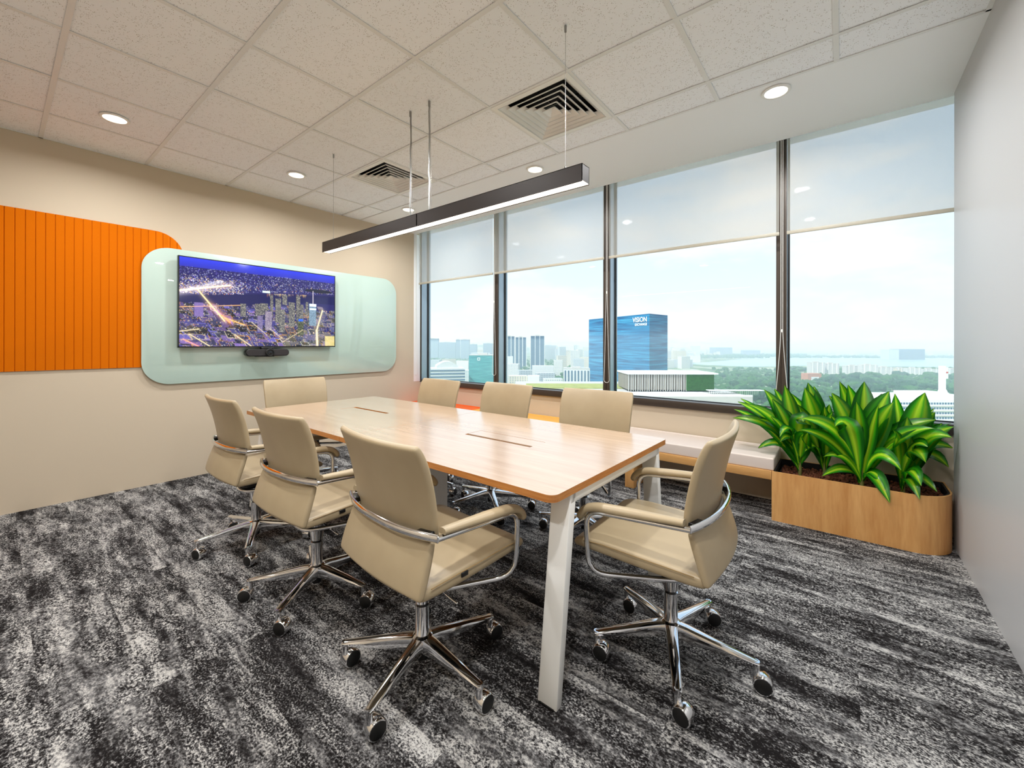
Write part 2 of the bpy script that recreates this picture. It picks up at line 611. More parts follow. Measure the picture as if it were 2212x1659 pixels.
# ceiling: slab above, plaster strip, grid, tiles
b = MB()
b.box(-0.2, YB - 0.2, 2.93, XR + 0.9, 3.95, 3.08)
ceil = tag(b.build('ceiling', M['white_paint']), 'suspended ceiling with perforated tiles in a white grid', 'ceiling', kind='structure')
b = MB()
b.box(0, YS, ZC, XR, YE, ZC + 0.03)
b.box(0, YE - 0.02, ZC + 0.03, XR, YE, 2.93)
so = MB().box(-0.2, YS, ZC, XR + 0.9, YE, ZC + 0.03)
so.box(-0.2, YE - 0.02, ZC + 0.03, XR + 0.9, YE, 2.93)
so.build('plaster_strip', M['white_paint'], ceil)
rnd = random.Random(4)
xs = [0.0] + [0.6 * a - 0.065 for a in range(1, 9)] + [XR]
ys = [YB] + [0.6 * k for k in range(-2, 5)] + [YS]
tee = 0.024
DIFF = [(5, 3), (2, 3)]       # (a, b) cells holding the air diffusers
tile_mesh = MB().box(0, 0, 0, 0.596, 0.596, 0.014).mesh('ceiling_tile', M['tile'])
for i in range(len(xs) - 1):
    for j in range(len(ys) - 1):
        if (i, j - 2) in [(a, bb + 0) for a, bb in DIFF] :
            pass
        x0, x1, y0, y1 = xs[i], xs[i + 1], ys[j], ys[j + 1]
        if x1 - x0 < 0.03 or y1 - y0 < 0.03:
            continue
        if (i, round(y0 / 0.6)) in DIFF and abs(y0 / 0.6 - round(y0 / 0.6)) < 1e-6:
            continue
        z = ZC + 0.004 + rnd.uniform(-0.0008, 0.0012)
        if abs(x1 - x0 - 0.6) < 1e-6 and abs(y1 - y0 - 0.6) < 1e-6:
            t = obj('ceiling_tile', tile_mesh, ceil); t.location = (x0 + 0.002, y0 + 0.002, z)
        else:
            t = obj('ceiling_tile', MB().box(0, 0, 0, x1 - x0 - 0.004, y1 - y0 - 0.004, 0.014).mesh('ceiling_tile', M['tile']), ceil)
            t.location = (x0 + 0.002, y0 + 0.002, z)
for yv in ys[1:-1]:
    MB().box(0, yv - tee / 2, ZC - 0.001, XR, yv + tee / 2, ZC + 0.0015).build('grid_bar', M['tee'], ceil)
for xv in xs[1:-1]:
    MB().box(xv - tee / 2, YB, ZC - 0.0002, xv + tee / 2, YS, ZC + 0.0022).build('grid_bar', M['tee'], ceil)
MB().box(0, YB, ZC - 0.001, 0.012, YS, ZC + 0.003).build('grid_bar', M['tee'], ceil)
MB().box(XR - 0.018, YB, ZC - 0.001, XR, YS, ZC + 0.003).build('grid_bar', M['tee'], ceil)
MB().box(0, YS - 0.012, ZC - 0.001, XR, YS + 0.006, ZC + 0.003).build('grid_bar', M['tee'], ceil)

# ------------------------------------------------------------------ windows
YG = 3.755
MULL = [-0.08, 1.40, 2.885, 4.383, 5.87]
b = MB()
b.box(-0.2, 3.605, 0.66, XR + 0.9, 3.64, 0.726)
b.box(-0.2, 3.64, 0.70, XR + 0.9, 3.70, 0.726)
tag(b.build('trim_2', M['bronze'], bevel=0.003), 'dark bronze window sill above the bench wall', 'sill', kind='structure')
b = MB().box(-0.2, 3.70, 0.66, XR + 0.9, 3.83, 0.716)
tag(b.build('trim_3', M['frame_grey'], bevel=0.003), 'pale metal ledge at the foot of the glass', 'sill', kind='structure')
for k, xm in enumerate(MULL):
    w = empty('window_%d' % (k + 1), (xm, YG, 0))
    wd = ['leftmost window bay beside the cream wall', 'window bay behind the middle of the bench', 'window bay showing the blue glass tower', 'window bay above the plants', 'end of the window bay past the right wall'][k]
    tag(w, wd, 'window', kind='structure')
    q = MB()
    q.box(-0.035, -0.135, 0.70, -0.003, -0.115, 2.93)
    q.box(0.003, -0.135, 0.70, 0.035, -0.115, 2.93)
    q.box(-0.030, -0.130, 0.70, 0.030, -0.085, 2.93)
    q.build('mullion_cap', M['bronze'], w)
    q = MB().box(-0.033, -0.114, 0.70, 0.033, 0.05, 2.93)
    q.build('mullion', M['frame_grey'], w)
    if k < 4:
        q = MB().box(0.033, -0.004, 0.70, MULL[k + 1] - xm - 0.033, 0.004, 2.95)
        q.build('pane', M['pane'], w)
        q = MB()
        q.box(0.033, -0.012, 0.70, 0.045, 0.012, 2.95)
        q.box(MULL[k + 1] - xm - 0.045, -0.012, 0.70, MULL[k + 1] - xm - 0.033, 0.012, 2.95)
        q.box(0.045, -0.012, 0.70, MULL[k + 1] - xm - 0.045, 0.012, 0.728)
        q.build('gasket', M['black'], w)

# ------------------------------------------------------------------ roller blinds
YBL = 3.515
BL = [(0.05, 1.445, 'leftmost pale roller blind, beside the cream wall'), (1.475, 2.909, 'pale roller blind above the yellow cushion, second from the cream wall'),
      (2.965, 4.378, 'pale roller blind over the blue glass tower view'), (4.430, 5.95, 'pale roller blind next to the right wall, above the plants')]
ZBL = 2.098
for k, (x0, x1, lb) in enumerate(BL):
    r = empty('roller_blind', (x0, YBL, ZBL))
    tag(r, lb, 'blind', 'roller blinds across the windows')
    w = x1 - x0
    MB().box(0, -0.0008, 0.0, w, 0.0008, 0.80).build('fabric', M['screen_fabric'], r)
    MB().box(-0.002, -0.006, -0.022, w + 0.002, 0.006, 0.004).build('bottom_bar', M['bar'], r, bevel=0.003)
    MB().lathe([(0.022, 0), (0.022, w)], (0, 0, 0.79), 14, axis='x').build('roller_tube', M['white_metal'], r, smooth=True)
    # bead chain loop hanging at the left edge (and connector bead)
    cx_ = {0: -0.028, 1: 0.018, 2: -0.01, 3: -0.03}[k]
    zb = {0: 0.80, 1: 0.865, 2: 0.865, 3: 0.785}[k] - ZBL
    half = 0.028 if k != 3 else 0.042
    zt = 0.78
    path = []
    zs_split = 1.35 - ZBL if k == 3 else 1.75 - ZBL
    for t in np.linspace(zt, zs_split, 6):
        path.append((cx_ - 0.006, -0.03, t))
    for t in np.linspace(0, 1, 8)[1:]:
        path.append((cx_ - 0.006 - (half - 0.006) * (t ** 1.3), -0.03, zs_split + (zb + half - zs_split) * t))
    for a in np.linspace(PI, 2 * PI, 11)[1:]:
        path.append((cx_ + half * math.cos(a), -0.03, zb + half + half * math.sin(a)))
    for t in np.linspace(1, 0, 8)[1:]:
        path.append((cx_ + 0.006 + (half - 0.006) * (t ** 1.3), -0.03, zs_split + (zb + half - zs_split) * t))
    for t in np.linspace(zs_split, zt, 6)[1:]:
        path.append((cx_ + 0.006, -0.03, t))
    ch = MB().tube(path, 0.0024, 6).build('pull_chain', M['chain'], r, smooth=True)
    MB().lathe([(0.001, 0), (0.006, 0.004), (0.006, 0.02), (0.001, 0.026)], (cx_, -0.03, zs_split - 0.02), 10).build('chain_connector', M['chain'], ch, smooth=True)

# ================================================================== CEILING FIXTURES
def downlight(x, y, label, z=ZC):
    r = empty('downlight', (x, y, z - 0.0065))
    tag(r, label, 'ceiling light', 'round recessed downlights')
    MB().lathe([(0.060, 0.010), (0.062, -0.003), (0.075, -0.004), (0.078, -0.001), (0.078, 0.004), (0.060, 0.010)], seg=32).build('trim_ring', M['white_metal'], r, smooth=True)
    MB().lathe([(0.0, 0.0022), (0.061, 0.0022), (0.061, 0.006), (0.0, 0.006)], seg=32).build('lens', M['lens'], r)
    L = bpy.data.lights.new('downlight_beam', 'AREA')
    L.shape = 'DISK'; L.size = 0.118; L.energy = DOWNLIGHT_W; L.color = LAMP_COL
    L.spread = math.radians(166)
    lo = bpy.data.objects.new('lamp', L); COL.objects.link(lo); lo.parent = r; lo.location = (0, 0, -0.006)
downlight(0.825, 0.297, 'round downlight in the tile above the orange panel')
downlight(0.82, 1.503, 'round downlight in the tile above the screen')
downlight(0.822, 2.75, 'round downlight in the plaster strip by the cream wall')
downlight(2.618, 2.757, 'round downlight in the plaster strip above the middle of the bench')
downlight(4.44, 2.75, 'largest round downlight, in the plaster strip towards the right wall')
downlight(2.62, 0.297, 'round downlight in the tiles over the aisle, unseen, added for its light')  # unseen lamp, added with the next one to brighten the room
downlight(4.44, 0.297, 'round downlight in the tiles above the camera, unseen, added for its light')
downlight(4.44, 1.503, 'round downlight in the tiles above the near end of the table, assumed and unseen, added to light the camera side')  # assumed lamp, added with the two below to light the camera side
downlight(2.62, -0.90, 'round downlight in the tiles by the back wall, middle one, assumed and unseen, added to light the camera side')
downlight(4.44, -0.90, 'round downlight in the tiles by the back wall, right one, assumed and unseen, added to light the camera side')

def diffuser(x0, y0, label):
    r = empty('air_diffuser', (x0 + 0.3, y0 + 0.3, ZC))
    tag(r, label, 'air vent', 'square ceiling air diffusers')
    def ring(m, a, za_, b_, zb_, th=0.0018):
        # square frustum ring from half-size a at za to half-size b at zb, with thickness
        A = [(-a, -a), (a, -a), (a, a), (-a, a)]
        B = [(-b_, -b_), (b_, -b_), (b_, b_), (-b_, b_)]
        for k in range(4):
            j = (k + 1) % 4
            lo = [(A[k][0], A[k][1], za_), (A[j][0], A[j][1], za_), (B[j][0], B[j][1], zb_), (B[k][0], B[k][1], zb_)]
            hi = [(p[0], p[1], p[2] + th) for p in lo]
            m.hexa(lo, hi)
        return m
    f = MB()
    ring(f, 0.293, -0.004, 0.262, -0.006, 0.006)
    f.build('frame', M['white_metal'], r)
    for k in range(6):
        bo = 0.259 - 0.042 * k
        m_ = ring(MB(), max(bo - 0.040, 0.003), 0.030, bo, 0.0005)
        for (a, c, d, e2) in ((-bo, -bo, bo, -bo + 0.0018), (-bo, bo - 0.0018, bo, bo), (-bo, -bo, -bo + 0.0018, bo), (bo - 0.0018, -bo, bo, bo)):
            m_.box(a, c, -0.0055, d, e2, 0.002)
        m_.build('louvre_blade', M['white_metal'], r)
    q = MB()
    q.box(-0.29, -0.29, 0.110, 0.29, 0.29, 0.116)
    for (a, bb, c, d) in ((-0.292, -0.292, -0.286, 0.292), (0.286, -0.292, 0.292, 0.292), (-0.286, -0.292, 0.286, -0.286), (-0.286, 0.286, 0.286, 0.292)):
        q.box(a, bb, 0.004, c, d, 0.112)
    q.build('plenum', M['plenum'], r)
    q = MB()
    q.box(-0.26, -0.004, 0.045, 0.26, 0.004, 0.055); q.box(-0.004, -0.26, 0.045, 0.004, 0.26, 0.055)
    q.build('blade_support', M['black'], r)
diffuser(0.6 * 5 - 0.065, 1.8, 'larger square louvred air diffuser above the near half of the table')
diffuser(0.6 * 2 - 0.065, 1.8, 'smaller square louvred air diffuser towards the cream wall')

# pendant
pend = empty('pendant_light', (2.59, 1.507, 2.0))
tag(pend, 'long black linear pendant light hanging over the table', 'pendant light')
for s, (x0, x1) in enumerate(((1.365, 2.599), (2.602, 3.812))):
    q = MB()
    x0 -= 2.59; x1 -= 2.59
    q.box(x0, -0.034, 0.006, x0 + 0.003, 0.034, 0.084); q.box(x1 - 0.003, -0.034, 0.006, x1, 0.034, 0.084)
    q.box(x0, -0.034, 0.0, x1, -0.031, 0.084); q.box(x0, 0.031, 0.0, x1, 0.034, 0.084); q.box(x0, -0.034, 0.081, x1, 0.034, 0.084)
    q.build('housing', M['housing'], pend)
    MB().box(x0 + 0.003, -0.031, 0.004, x1 - 0.003, 0.031, 0.008).build('light_strip', M['strip'], pend)
    L = bpy.data.lights.new('pendant_beam', 'AREA'); L.shape = 'RECTANGLE'; L.size = x1 - x0 - 0.02; L.size_y = 0.058
    L.energy = PENDANT_W; L.color = LAMP_COL; L.spread = math.radians(178)
    lo = bpy.data.objects.new('lamp', L); COL.objects.link(lo); lo.parent = pend; lo.location = ((x0 + x1) / 2, 0, 0.0005)
zt = ZC - 2.0
for i, (x, r_) in enumerate(((1.483, 0.0011), (3.70, 0.0011))):
    w = MB().tube([(x - 2.59, 0, 0.084), (x - 2.59, 0, zt)], r_, 6).build('suspension_wire', M['steel'], pend, smooth=True)
    MB().lathe([(0.0, -0.03), (0.006, -0.03), (0.006, 0)], (x - 2.59, 0, zt), 10).build('ceiling_gripper', M['steel'], pend, smooth=True)
    MB().lathe([(0.005, 0), (0.005, 0.02), (0.0015, 0.028)], (x - 2.59, 0, 0.084), 10).build('wire_gripper', M['steel'], pend, smooth=True)
for i, x in enumerate((2.491, 2.684)):
    rn = random.Random(i)
    pts = [(x - 2.59 + rn.uniform(-0.003, 0.003), rn.uniform(-0.003, 0.003), z) for z in np.linspace(0.084, zt, 12)]
    MB().tube(pts, 0.0045, 8).build('power_cord', M['steel'], pend, smooth=True)
    MB().tube([(x - 2.575, 0.004, 0.084), (x - 2.588, 0.006, zt)], 0.001, 6).build('suspension_wire', M['steel'], pend, smooth=True)
    MB().lathe([(0.0, -0.034), (0.008, -0.034), (0.008, 0)], (x - 2.59, 0, zt), 10).build('ceiling_gripper', M['steel'], pend, smooth=True)

# ================================================================== SCREEN WALL
# orange felt panel built of grooved boards
pan = empty('acoustic_panel', (0.0, 0.0, 1.035))
tag(pan, 'orange felt acoustic panel with upright grooves and one rounded corner', 'wall panel')
PITCH = 0.0494; Z1 = 2.233 - 1.035; YP1 = 0.861; RP = 0.20
def ptop(yv):
    if yv <= YP1 - RP: return Z1
    d = yv - (YP1 - RP)
    return Z1 - RP + math.sqrt(max(RP * RP - d * d, 0.0))
k0 = -20
yv = -0.173 - PITCH * 11
first = None
while yv < YP1 - 0.004:
    a, bb = yv, min(yv + PITCH, YP1)
    n = 8
    tops = [(a + (bb - a) * i / n, ptop(a + (bb - a) * i / n)) for i in range(n + 1)]
    gp = 0.0016
    poly = [(a + gp, 0), (bb - gp, 0)] + [(min(max(p[0], a + gp), bb - gp), p[1]) for p in reversed(tops)]
    if ptop(bb - gp) > Z1 - 1e-6:
        poly = [(a + gp, 0), (bb - gp, 0), (bb - gp, Z1), (a + gp, Z1)]
        if first is None:
            q = MB()
            x_, c_ = 0.012, 0.0022
            prof = [(0.002, 0), (x_ - c_, 0), (x_, c_), (x_, PITCH - 2 * gp - c_), (x_ - c_, PITCH - 2 * gp), (0.002, PITCH - 2 * gp)]
            q.prism(prof, 0, Z1, 'z')
            first = q.mesh('felt_board', M['felt'])
        o = obj('felt_board', first, pan); o.location = (0, a + gp, 0)
    else:
        MB().prism(poly, 0.002, 0.012, 'x').build('felt_board', M['felt'], pan, bevel=0.0018, bseg=1)
    yv += PITCH
poly = [(-0.71, 0.0), (YP1, 0.0)] + [(YP1 - RP + RP * math.cos(t), Z1 - RP + RP * math.sin(t)) for t in np.linspace(0, PI / 2, 14)] + [(-0.71, Z1)]
MB().prism(poly, 0.0005, 0.006, 'x').build('backing', M['felt'], pan)

gb = empty('glass_board', (0.016, 1.86, 1.485))
tag(gb, 'pale mint glass writing board with rounded corners behind the screen', 'glass board')
pl = round_rect(0.569 - 1.86, 0.876 - 1.485, 3.151 - 1.86, 2.096 - 1.485, 0.20, 14)
MB().prism(pl, 0.0, 0.010, 'x').build('glass_sheet', M['mint'], gb, smooth=30, bevel=0.0012)
for yy, zz in ((-1.1, -0.45), (1.1, -0.45), (-1.1, 0.45), (1.1, 0.45)):
    MB().lathe([(0.02, -0.016), (0.02, 0.0)], (0, yy, zz), 14, axis='x').build('standoff', M['steel'], gb, smooth=True)

# ---- screen picture painted point by point
def night_city(NW, NH):
    rs = np.random.RandomState(7)
    img = np.zeros((NH, NW, 3))
    Y, X = np.mgrid[0:NH, 0:NW]
    x = X / NW; y = Y / NH            # y = 0 top
    deep = np.array([0.012, 0.010, 0.05])
    sky = np.array([0.03, 0.045, 0.62])
    t = np.clip(y / 0.16, 0, 1)[..., None]
    img[:] = sky * (1 - t) + np.array([0.03, 0.03, 0.22]) * t
    gland = (y > 0.10)
    img[gland] = np.array([0.02, 0.018, 0.10])
    def dots(n, x0, x1, y0, y1, cols, smin=1, smax=1, a=1.0, f=None):
        for _ in range(n):
            px = rs.uniform(x0, x1); py = rs.uniform(y0, y1)
            if f and not f(px, py): continue
            i = int(py * NH); j = int(px * NW)
            s = rs.randint(smin, smax + 1)
            c = np.array(cols[rs.randint(len(cols))]) * rs.uniform(0.3, 1) * a
            img[i:i + s, j:j + s] = np.maximum(img[i:i + s, j:j + s], c)
    cool = [(0.5, 0.55, 1.0), (0.3, 0.3, 0.9), (0.8, 0.8, 1), (0.2, 0.15, 0.8)]
    warm = [(1, 0.7, 0.3), (1, 0.45, 0.1), (1, 0.85, 0.6), (0.9, 0.9, 0.8)]
    riv = lambda px: 0.43 - 0.19 * px + 0.10 * np.maximum(px - 0.55, 0)
    dots(2600, 0, 1, 0.10, 0.42, cool, 1, 2, 0.75, lambda a, c: c < riv(a) - 0.02)
    dots(500, 0, 1, 0.18, 0.42, warm, 1, 2, 0.9, lambda a, c: c < riv(a) - 0.02)
    dots(900, 0.0, 0.35, 0.22, 0.40, warm + cool, 1, 2, 1.1)
    # river
    r0 = riv(x); r1 = riv(x) + 0.13 + 0.02 * np.sin(6 * x)
    m = (y > r0) & (y < r1)
    img[m] = np.array([0.012, 0.012, 0.07])
    # island on the right
    m = ((x - 0.87) / 0.11) ** 2 + ((y - 0.235) / 0.025) ** 2 < 1
    img[m] = (0.012, 0.014, 0.03)
    # reflections of shore lights
    for _ in range(60):
        px = rs.uniform(0.5, 0.78); i0 = int((riv(px)) * NH); L = rs.randint(4, 14); j = int(px * NW)
        c = np.array(warm[rs.randint(4)]) * rs.uniform(0.3, 0.9)
        for q in range(L):
            if 0 <= i0 + q < NH: img[i0 + q, j] = np.maximum(img[i0 + q, j], c * (1 - q / L))
    def line(x0, y0, x1, y1, w, col, glow=0.0):
        dx, dy = (x1 - x0) * NW, (y1 - y0) * NH
        L2 = dx * dx + dy * dy
        tt = np.clip(((X - x0 * NW) * dx + (Y - y0 * NH) * dy) / L2, 0, 1)
        d = np.hypot(X - x0 * NW - tt * dx, Y - y0 * NH - tt * dy)
        a = np.exp(-(d / w) ** 2)[..., None]
        img[:] = np.maximum(img, a * np.array(col))
        if glow:
            a = np.exp(-(d / (w * 4)) ** 2)[..., None] * glow
            img[:] += a * np.array(col)
    # city blocks in the foreground
    for _ in range(420):
        px = rs.uniform(-0.02, 1.0); py = rs.uniform(0.52 - 0.06 * px, 1.02)
        s = 0.015 + 0.035 * (py - 0.4)
        bw = s * rs.uniform(0.6, 1.3); bh = s * rs.uniform(0.5, 1.5)
        sk = rs.uniform(0.2, 0.4)
        c = np.array([(0.10, 0.09, 0.35), (0.05, 0.05, 0.16), (0.03, 0.03, 0.07), (0.15, 0.10, 0.30), (0.02, 0.02, 0.03)][rs.randint(5)])
        if px > 0.6: c = c * 0.4 + np.array([(0.10, 0.09, 0.06), (0.04, 0.05, 0.06)][rs.randint(2)])
        m = (np.abs((x - px) - sk * (y - py)) < bw) & (np.abs((y - py) - sk * 0.3 * (x - px)) < bh)
        img[m] = c * rs.uniform(0.4, 1.2)
        edge = m & ~((np.abs((x - px) - sk * (y - py)) < bw * 0.88) & (np.abs((y - py) - sk * 0.3 * (x - px)) < bh * 0.86))
        if rs.rand() < 0.45:
            img[edge] = np.array(warm[rs.randint(4)]) * rs.uniform(0.1, 0.6)
    dots(1500, 0, 1, 0.5, 1, warm, 1, 2, 0.8)
    dots(900, 0, 1, 0.5, 1, cool, 1, 2, 0.7)
    # towers
    def tower(px, ytop, ybot, w, body, win, dens):
        j0, j1 = int((px - w / 2) * NW), int((px + w / 2) * NW)
        i0, i1 = int(ytop * NH), int(ybot * NH)
        img[i0:i1, j0:j1] = body
        for i in range(i0 + 1, i1, 2):
            for j in range(j0, j1):
                if rs.rand() < dens: img[i, j] = np.array(win) * rs.uniform(0.25, 1)
        img[i0:i1, j0:j0 + 1] *= 0.4
    tw = [(0.53, 0.35, 0.62, 0.02), (0.575, 0.38, 0.70, 0.04), (0.62, 0.33, 0.46, 0.035), (0.67, 0.42, 0.75, 0.045), (0.715, 0.33, 0.66, 0.03), (0.74, 0.44, 0.72, 0.03),
          (0.48, 0.46, 0.60, 0.05), (0.44, 0.47, 0.62, 0.035), (0.35, 0.48, 0.64, 0.035), (0.60, 0.52, 0.82, 0.04), (0.78, 0.40, 0.58, 0.02)]
    for (px, a, c, w) in tw:
        tower(px, a, c, w, np.array((0.05, 0.05, 0.07)), (0.8, 0.75, 0.55), 0.38)
    tower(0.455, 0.62, 0.82, 0.035, np.array((0.10, 0.08, 0.18)), (0.5, 0.42, 0.7), 0.5)
    tower(0.51, 0.56, 0.80, 0.045, np.array((0.15, 0.12, 0.2)), (0.75, 0.65, 0.7), 0.5)
    tower(0.10, 0.50, 0.66, 0.05, np.array((0.16, 0.11, 0.32)), (0.3, 0.22, 0.5), 0.5)
    tower(0.825, 0.42, 0.72, 0.055, np.array((0.10, 0.16, 0.22)), (0.45, 0.65, 0.85), 0.55)
    img[int(0.42 * NH):int(0.455 * NH), int(0.80 * NW):int(0.853 * NW)] = (0.75, 0.85, 1)
    img[int(0.48 * NH):int(0.505 * NH), int(0.80 * NW):int(0.853 * NW)] = (0.6, 0.75, 0.95)
    line(0.826, 0.24, 0.826, 0.42, 0.9, (0.9, 0.8, 0.9))
    tower(0.735, 0.63, 0.86, 0.045, np.array((0.02, 0.03, 0.02)), (0.6, 0.6, 0.35), 0.35)
    img[int(0.635 * NH):int(0.67 * NH), int(0.718 * NW):int(0.752 * NW)] = (0.03, 0.12, 0.75)
    # bridge glow, approach road, avenues
    line(0.0, 0.375, 0.27, 0.27, 2.6, (1.0, 0.72, 0.52), 0.22)
    line(0.09, 0.345, 0.24, 0.70, 2.0, (1.0, 0.75, 0.4), 0.1)
    line(0.16, 0.53, 0.27, 0.71, 3.0, (1.0, 0.35, 0.05), 0.18)
    line(0.24, 0.66, 0.36, 0.74, 1.6, (1.0, 0.5, 0.12), 0.1)
    line(0.0, 0.56, 0.33, 0.50, 1.0, (0.9, 0.5, 0.2))
    for (a, c, d_, e_, w, q) in ((0.90, 0.50, 0.855, 0.78, 2.6, 0.9), (0.855, 0.78, 0.86, 1.0, 4.0, 1.0), (0.52, 0.78, 0.60, 0.90, 1.2, 0.6), (0.30, 0.86, 0.40, 1.0, 1.5, 0.8), (0.05, 0.86, 0.16, 1.0, 1.4, 0.8), (0.40, 0.70, 0.50, 0.86, 1.0, 0.7), (0.0, 0.83, 0.10, 0.80, 1.3, 0.8), (0.60, 0.95, 0.75, 0.78, 1.0, 0.6)):
        line(a, c, d_, e_, w, tuple(np.array((1.0, 0.82, 0.5)) * q), 0.06)
    line(0.02, 0.92, 0.10, 1.0, 1.6, (1.0, 0.35, 0.08), 0.1)
    img[int(0.30 * NH):int(0.325 * NH), int(0.47 * NW):int(0.52 * NW)] = (0.6, 0.8, 0.75)
    m = (x > 0.92) & (y > 0.86); img[m] = img[m] * 0.4 + np.array((0.5, 0.42, 0.15))
    pad_ = np.pad(img, ((1, 1), (1, 1), (0, 0)), mode='edge')
    sm_ = sum(pad_[1 + a:NH + 1 + a, 1 + c:NW + 1 + c] * wgt for a, c, wgt in ((0, 0, .36), (1, 0, .12), (-1, 0, .12), (0, 1, .12), (0, -1, .12), (1, 1, .04), (-1, -1, .04), (1, -1, .04), (-1, 1, .04)))
    return np.clip(sm_ * 1.15, 0, 1.2)
NW, NH = 500, 282
pic = night_city(NW, NH)
tv = empty('wall_screen', (0.10, 1.53, 1.617))
tag(tv, 'large wall screen showing a night city from the air', 'screen')
WV, HV = 1.454, 0.828
q = MB()
q.box(-0.035, -WV / 2, -HV / 2, -0.002, WV / 2, HV / 2)
for (a, c, d_, e_) in ((-WV / 2, -HV / 2, WV / 2, -HV / 2 + 0.012), (-WV / 2, HV / 2 - 0.008, WV / 2, HV / 2), (-WV / 2, -HV / 2, -WV / 2 + 0.008, HV / 2), (WV / 2 - 0.008, -HV / 2, WV / 2, HV / 2)):
    q.box(-0.004, a, c, 0.002, d_, e_)
q.build('bezel', M['black'], tv)
MB().box(-0.068, -0.35, -0.22, -0.034, 0.35, 0.22).build('wall_mount', M['black'], tv)
gx = [-WV / 2 + 0.008 + (WV - 0.016) * j / NW for j in range(NW + 1)]
gz = [HV / 2 - 0.008 - (HV - 0.020) * i / NH for i in range(NH + 1)]
vsn = [(0.0, yv, zv) for zv in gz for yv in gx]
fsn = [(i * (NW + 1) + j, (i + 1) * (NW + 1) + j, (i + 1) * (NW + 1) + j + 1, i * (NW + 1) + j + 1) for i in range(NH) for j in range(NW)]
me = bpy.data.meshes.new('display')
me.from_pydata(vsn, [], fsn)
me.materials.append(M['screen'])
ca = me.color_attributes.new('Col', 'FLOAT_COLOR', 'CORNER')
colr = np.ones((NH * NW, 4, 4), dtype=np.float32)
colr[:, :, :3] = pic.reshape(-1, 1, 3)
ca.data.foreach_set('color', colr.ravel())
obj('display', me, tv)

wc = empty('video_bar', (0.085, 1.535, 1.148))
tag(wc, 'black conference camera bar mounted below the screen', 'camera')
prof = round_rect(-0.205, -0.036, 0.205, 0.036, 0.035, 8)
MB().prism(prof, -0.03, 0.035, 'x').build('body', M['black'], wc, smooth=40, bevel=0.006)
pf = round_rect(-0.195, -0.029, 0.195, 0.029, 0.028, 8)
MB().prism(pf, 0.034, 0.0375, 'x').build('grille', plain('dark_grey_mesh', '#2B2728', 0.8, grain=0.4, gscale=900), wc, smooth=40)
MB().lathe([(0.040, 0.03), (0.042, 0.05), (0.034, 0.056), (0.030, 0.050), (0.0, 0.050)], (0, 0.01, 0), 28, axis='x').build('lens_ring', M['black_soft'], wc, smooth=True)
MB().lathe([(0.018, 0.048), (0.016, 0.0535), (0.0, 0.056)], (0, 0.01, 0), 24, axis='x').build('lens', plain('lens_glass', '#1C1E24', 0.02, grain=0.05), wc, smooth=True)
MB().box(-0.02, -0.06, 0.034, 0.02, 0.06, 0.056).build('bracket', M['black'], wc, bevel=0.004)
MB().box(-0.02, -0.11, -0.042, 0.03, 0.06, -0.034).build('foot', M['black'], wc, bevel=0.003)

# ================================================================== TABLE
tab = empty('conference_table', (2.617, 1.492, 0.0), math.radians(-0.7))
tag(tab, 'long pale wood conference table on slanted white legs', 'table')
TL, TW, TZ, TT = 1.402, 0.545, 0.736, 0.026
def top_half(s):
    rr = 0.035
    if s > 0:
        poly = round_rect(0.0012, -TW, TL, TW, (0, rr, rr, 0), 8)
    else:
        poly = round_rect(-TL, -TW, -0.0012, TW, (rr, 0, 0, rr), 8)
    # plate with a rectangular opening for the cable flap
    x0, x1 = (0.49, 0.945)
    if s > 0: hx0, hx1, hy0, hy1 = 0.487, 0.945, -0.072, 0.060
    else: hx0, hx1, hy0, hy1 = -0.905, -0.450, -0.060, 0.072
    bm = bmesh.new()
    ov = [bm.verts.new((p[0], p[1], TZ)) for p in poly]
    hv = [bm.verts.new(p) for p in ((hx0, hy0, TZ), (hx1, hy0, TZ), (hx1, hy1, TZ), (hx0, hy1, TZ))]
    ed = [bm.edges.new((ov[i], ov[(i + 1) % len(ov)])) for i in range(len(ov))]
    ed += [bm.edges.new((hv[i], hv[(i + 1) % 4])) for i in range(4)]
    bmesh.ops.triangle_fill(bm, use_beauty=True, edges=ed)
    bmesh.ops.recalc_face_normals(bm, faces=bm.faces)
    for f_ in bm.faces:
        if f_.normal.z < 0: f_.normal_flip()
        f_.material_index = 0
    r_ = bmesh.ops.extrude_face_region(bm, geom=list(bm.faces))
    vv = [v_ for v_ in r_['geom'] if isinstance(v_, bmesh.types.BMVert)]
    for v_ in vv: v_.co.z -= TT
    bmesh.ops.recalc_face_normals(bm, faces=bm.faces)
    for f_ in bm.faces:
        f_.material_index = 0 if f_.normal.z > 0.5 else 1
    me = bpy.data.meshes.new('tabletop'); bm.to_mesh(me); bm.free()
    me.materials.append(M['table_wood']); me.materials.append(M['table_edge'])
    o = obj('tabletop', me, tab)
    # flap and open cable slot
    yf0, yf1 = (hy0 + 0.026, hy1 - 0.0015) if s > 0 else (hy0 + 0.0015, hy1 - 0.026)
    MB().box(hx0 + 0.0015, yf0, TZ - 0.016, hx1 - 0.0015, yf1, TZ - 0.0005).build('cable_flap', M['table_wood'], tab)
    tr = MB()
    tr.box(hx0 - 0.005, hy0 - 0.005, TZ - 0.085, hx1 + 0.005, hy1 + 0.005, TZ - 0.080)
    tr.box(hx0 - 0.005, hy0 - 0.005, TZ - 0.080, hx0, hy1 + 0.005, TZ - TT); tr.box(hx1, hy0 - 0.005, TZ - 0.080, hx1 + 0.005, hy1 + 0.005, TZ - TT)
    tr.box(hx0, hy0 - 0.005, TZ - 0.080, hx1, hy0, TZ - TT); tr.box(hx0, hy1, TZ - 0.080, hx1, hy1 + 0.005, TZ - TT)
    tr.build('cable_tray', M['slot'], tab)
top_half(1); top_half(-1)
ZL = TZ - TT
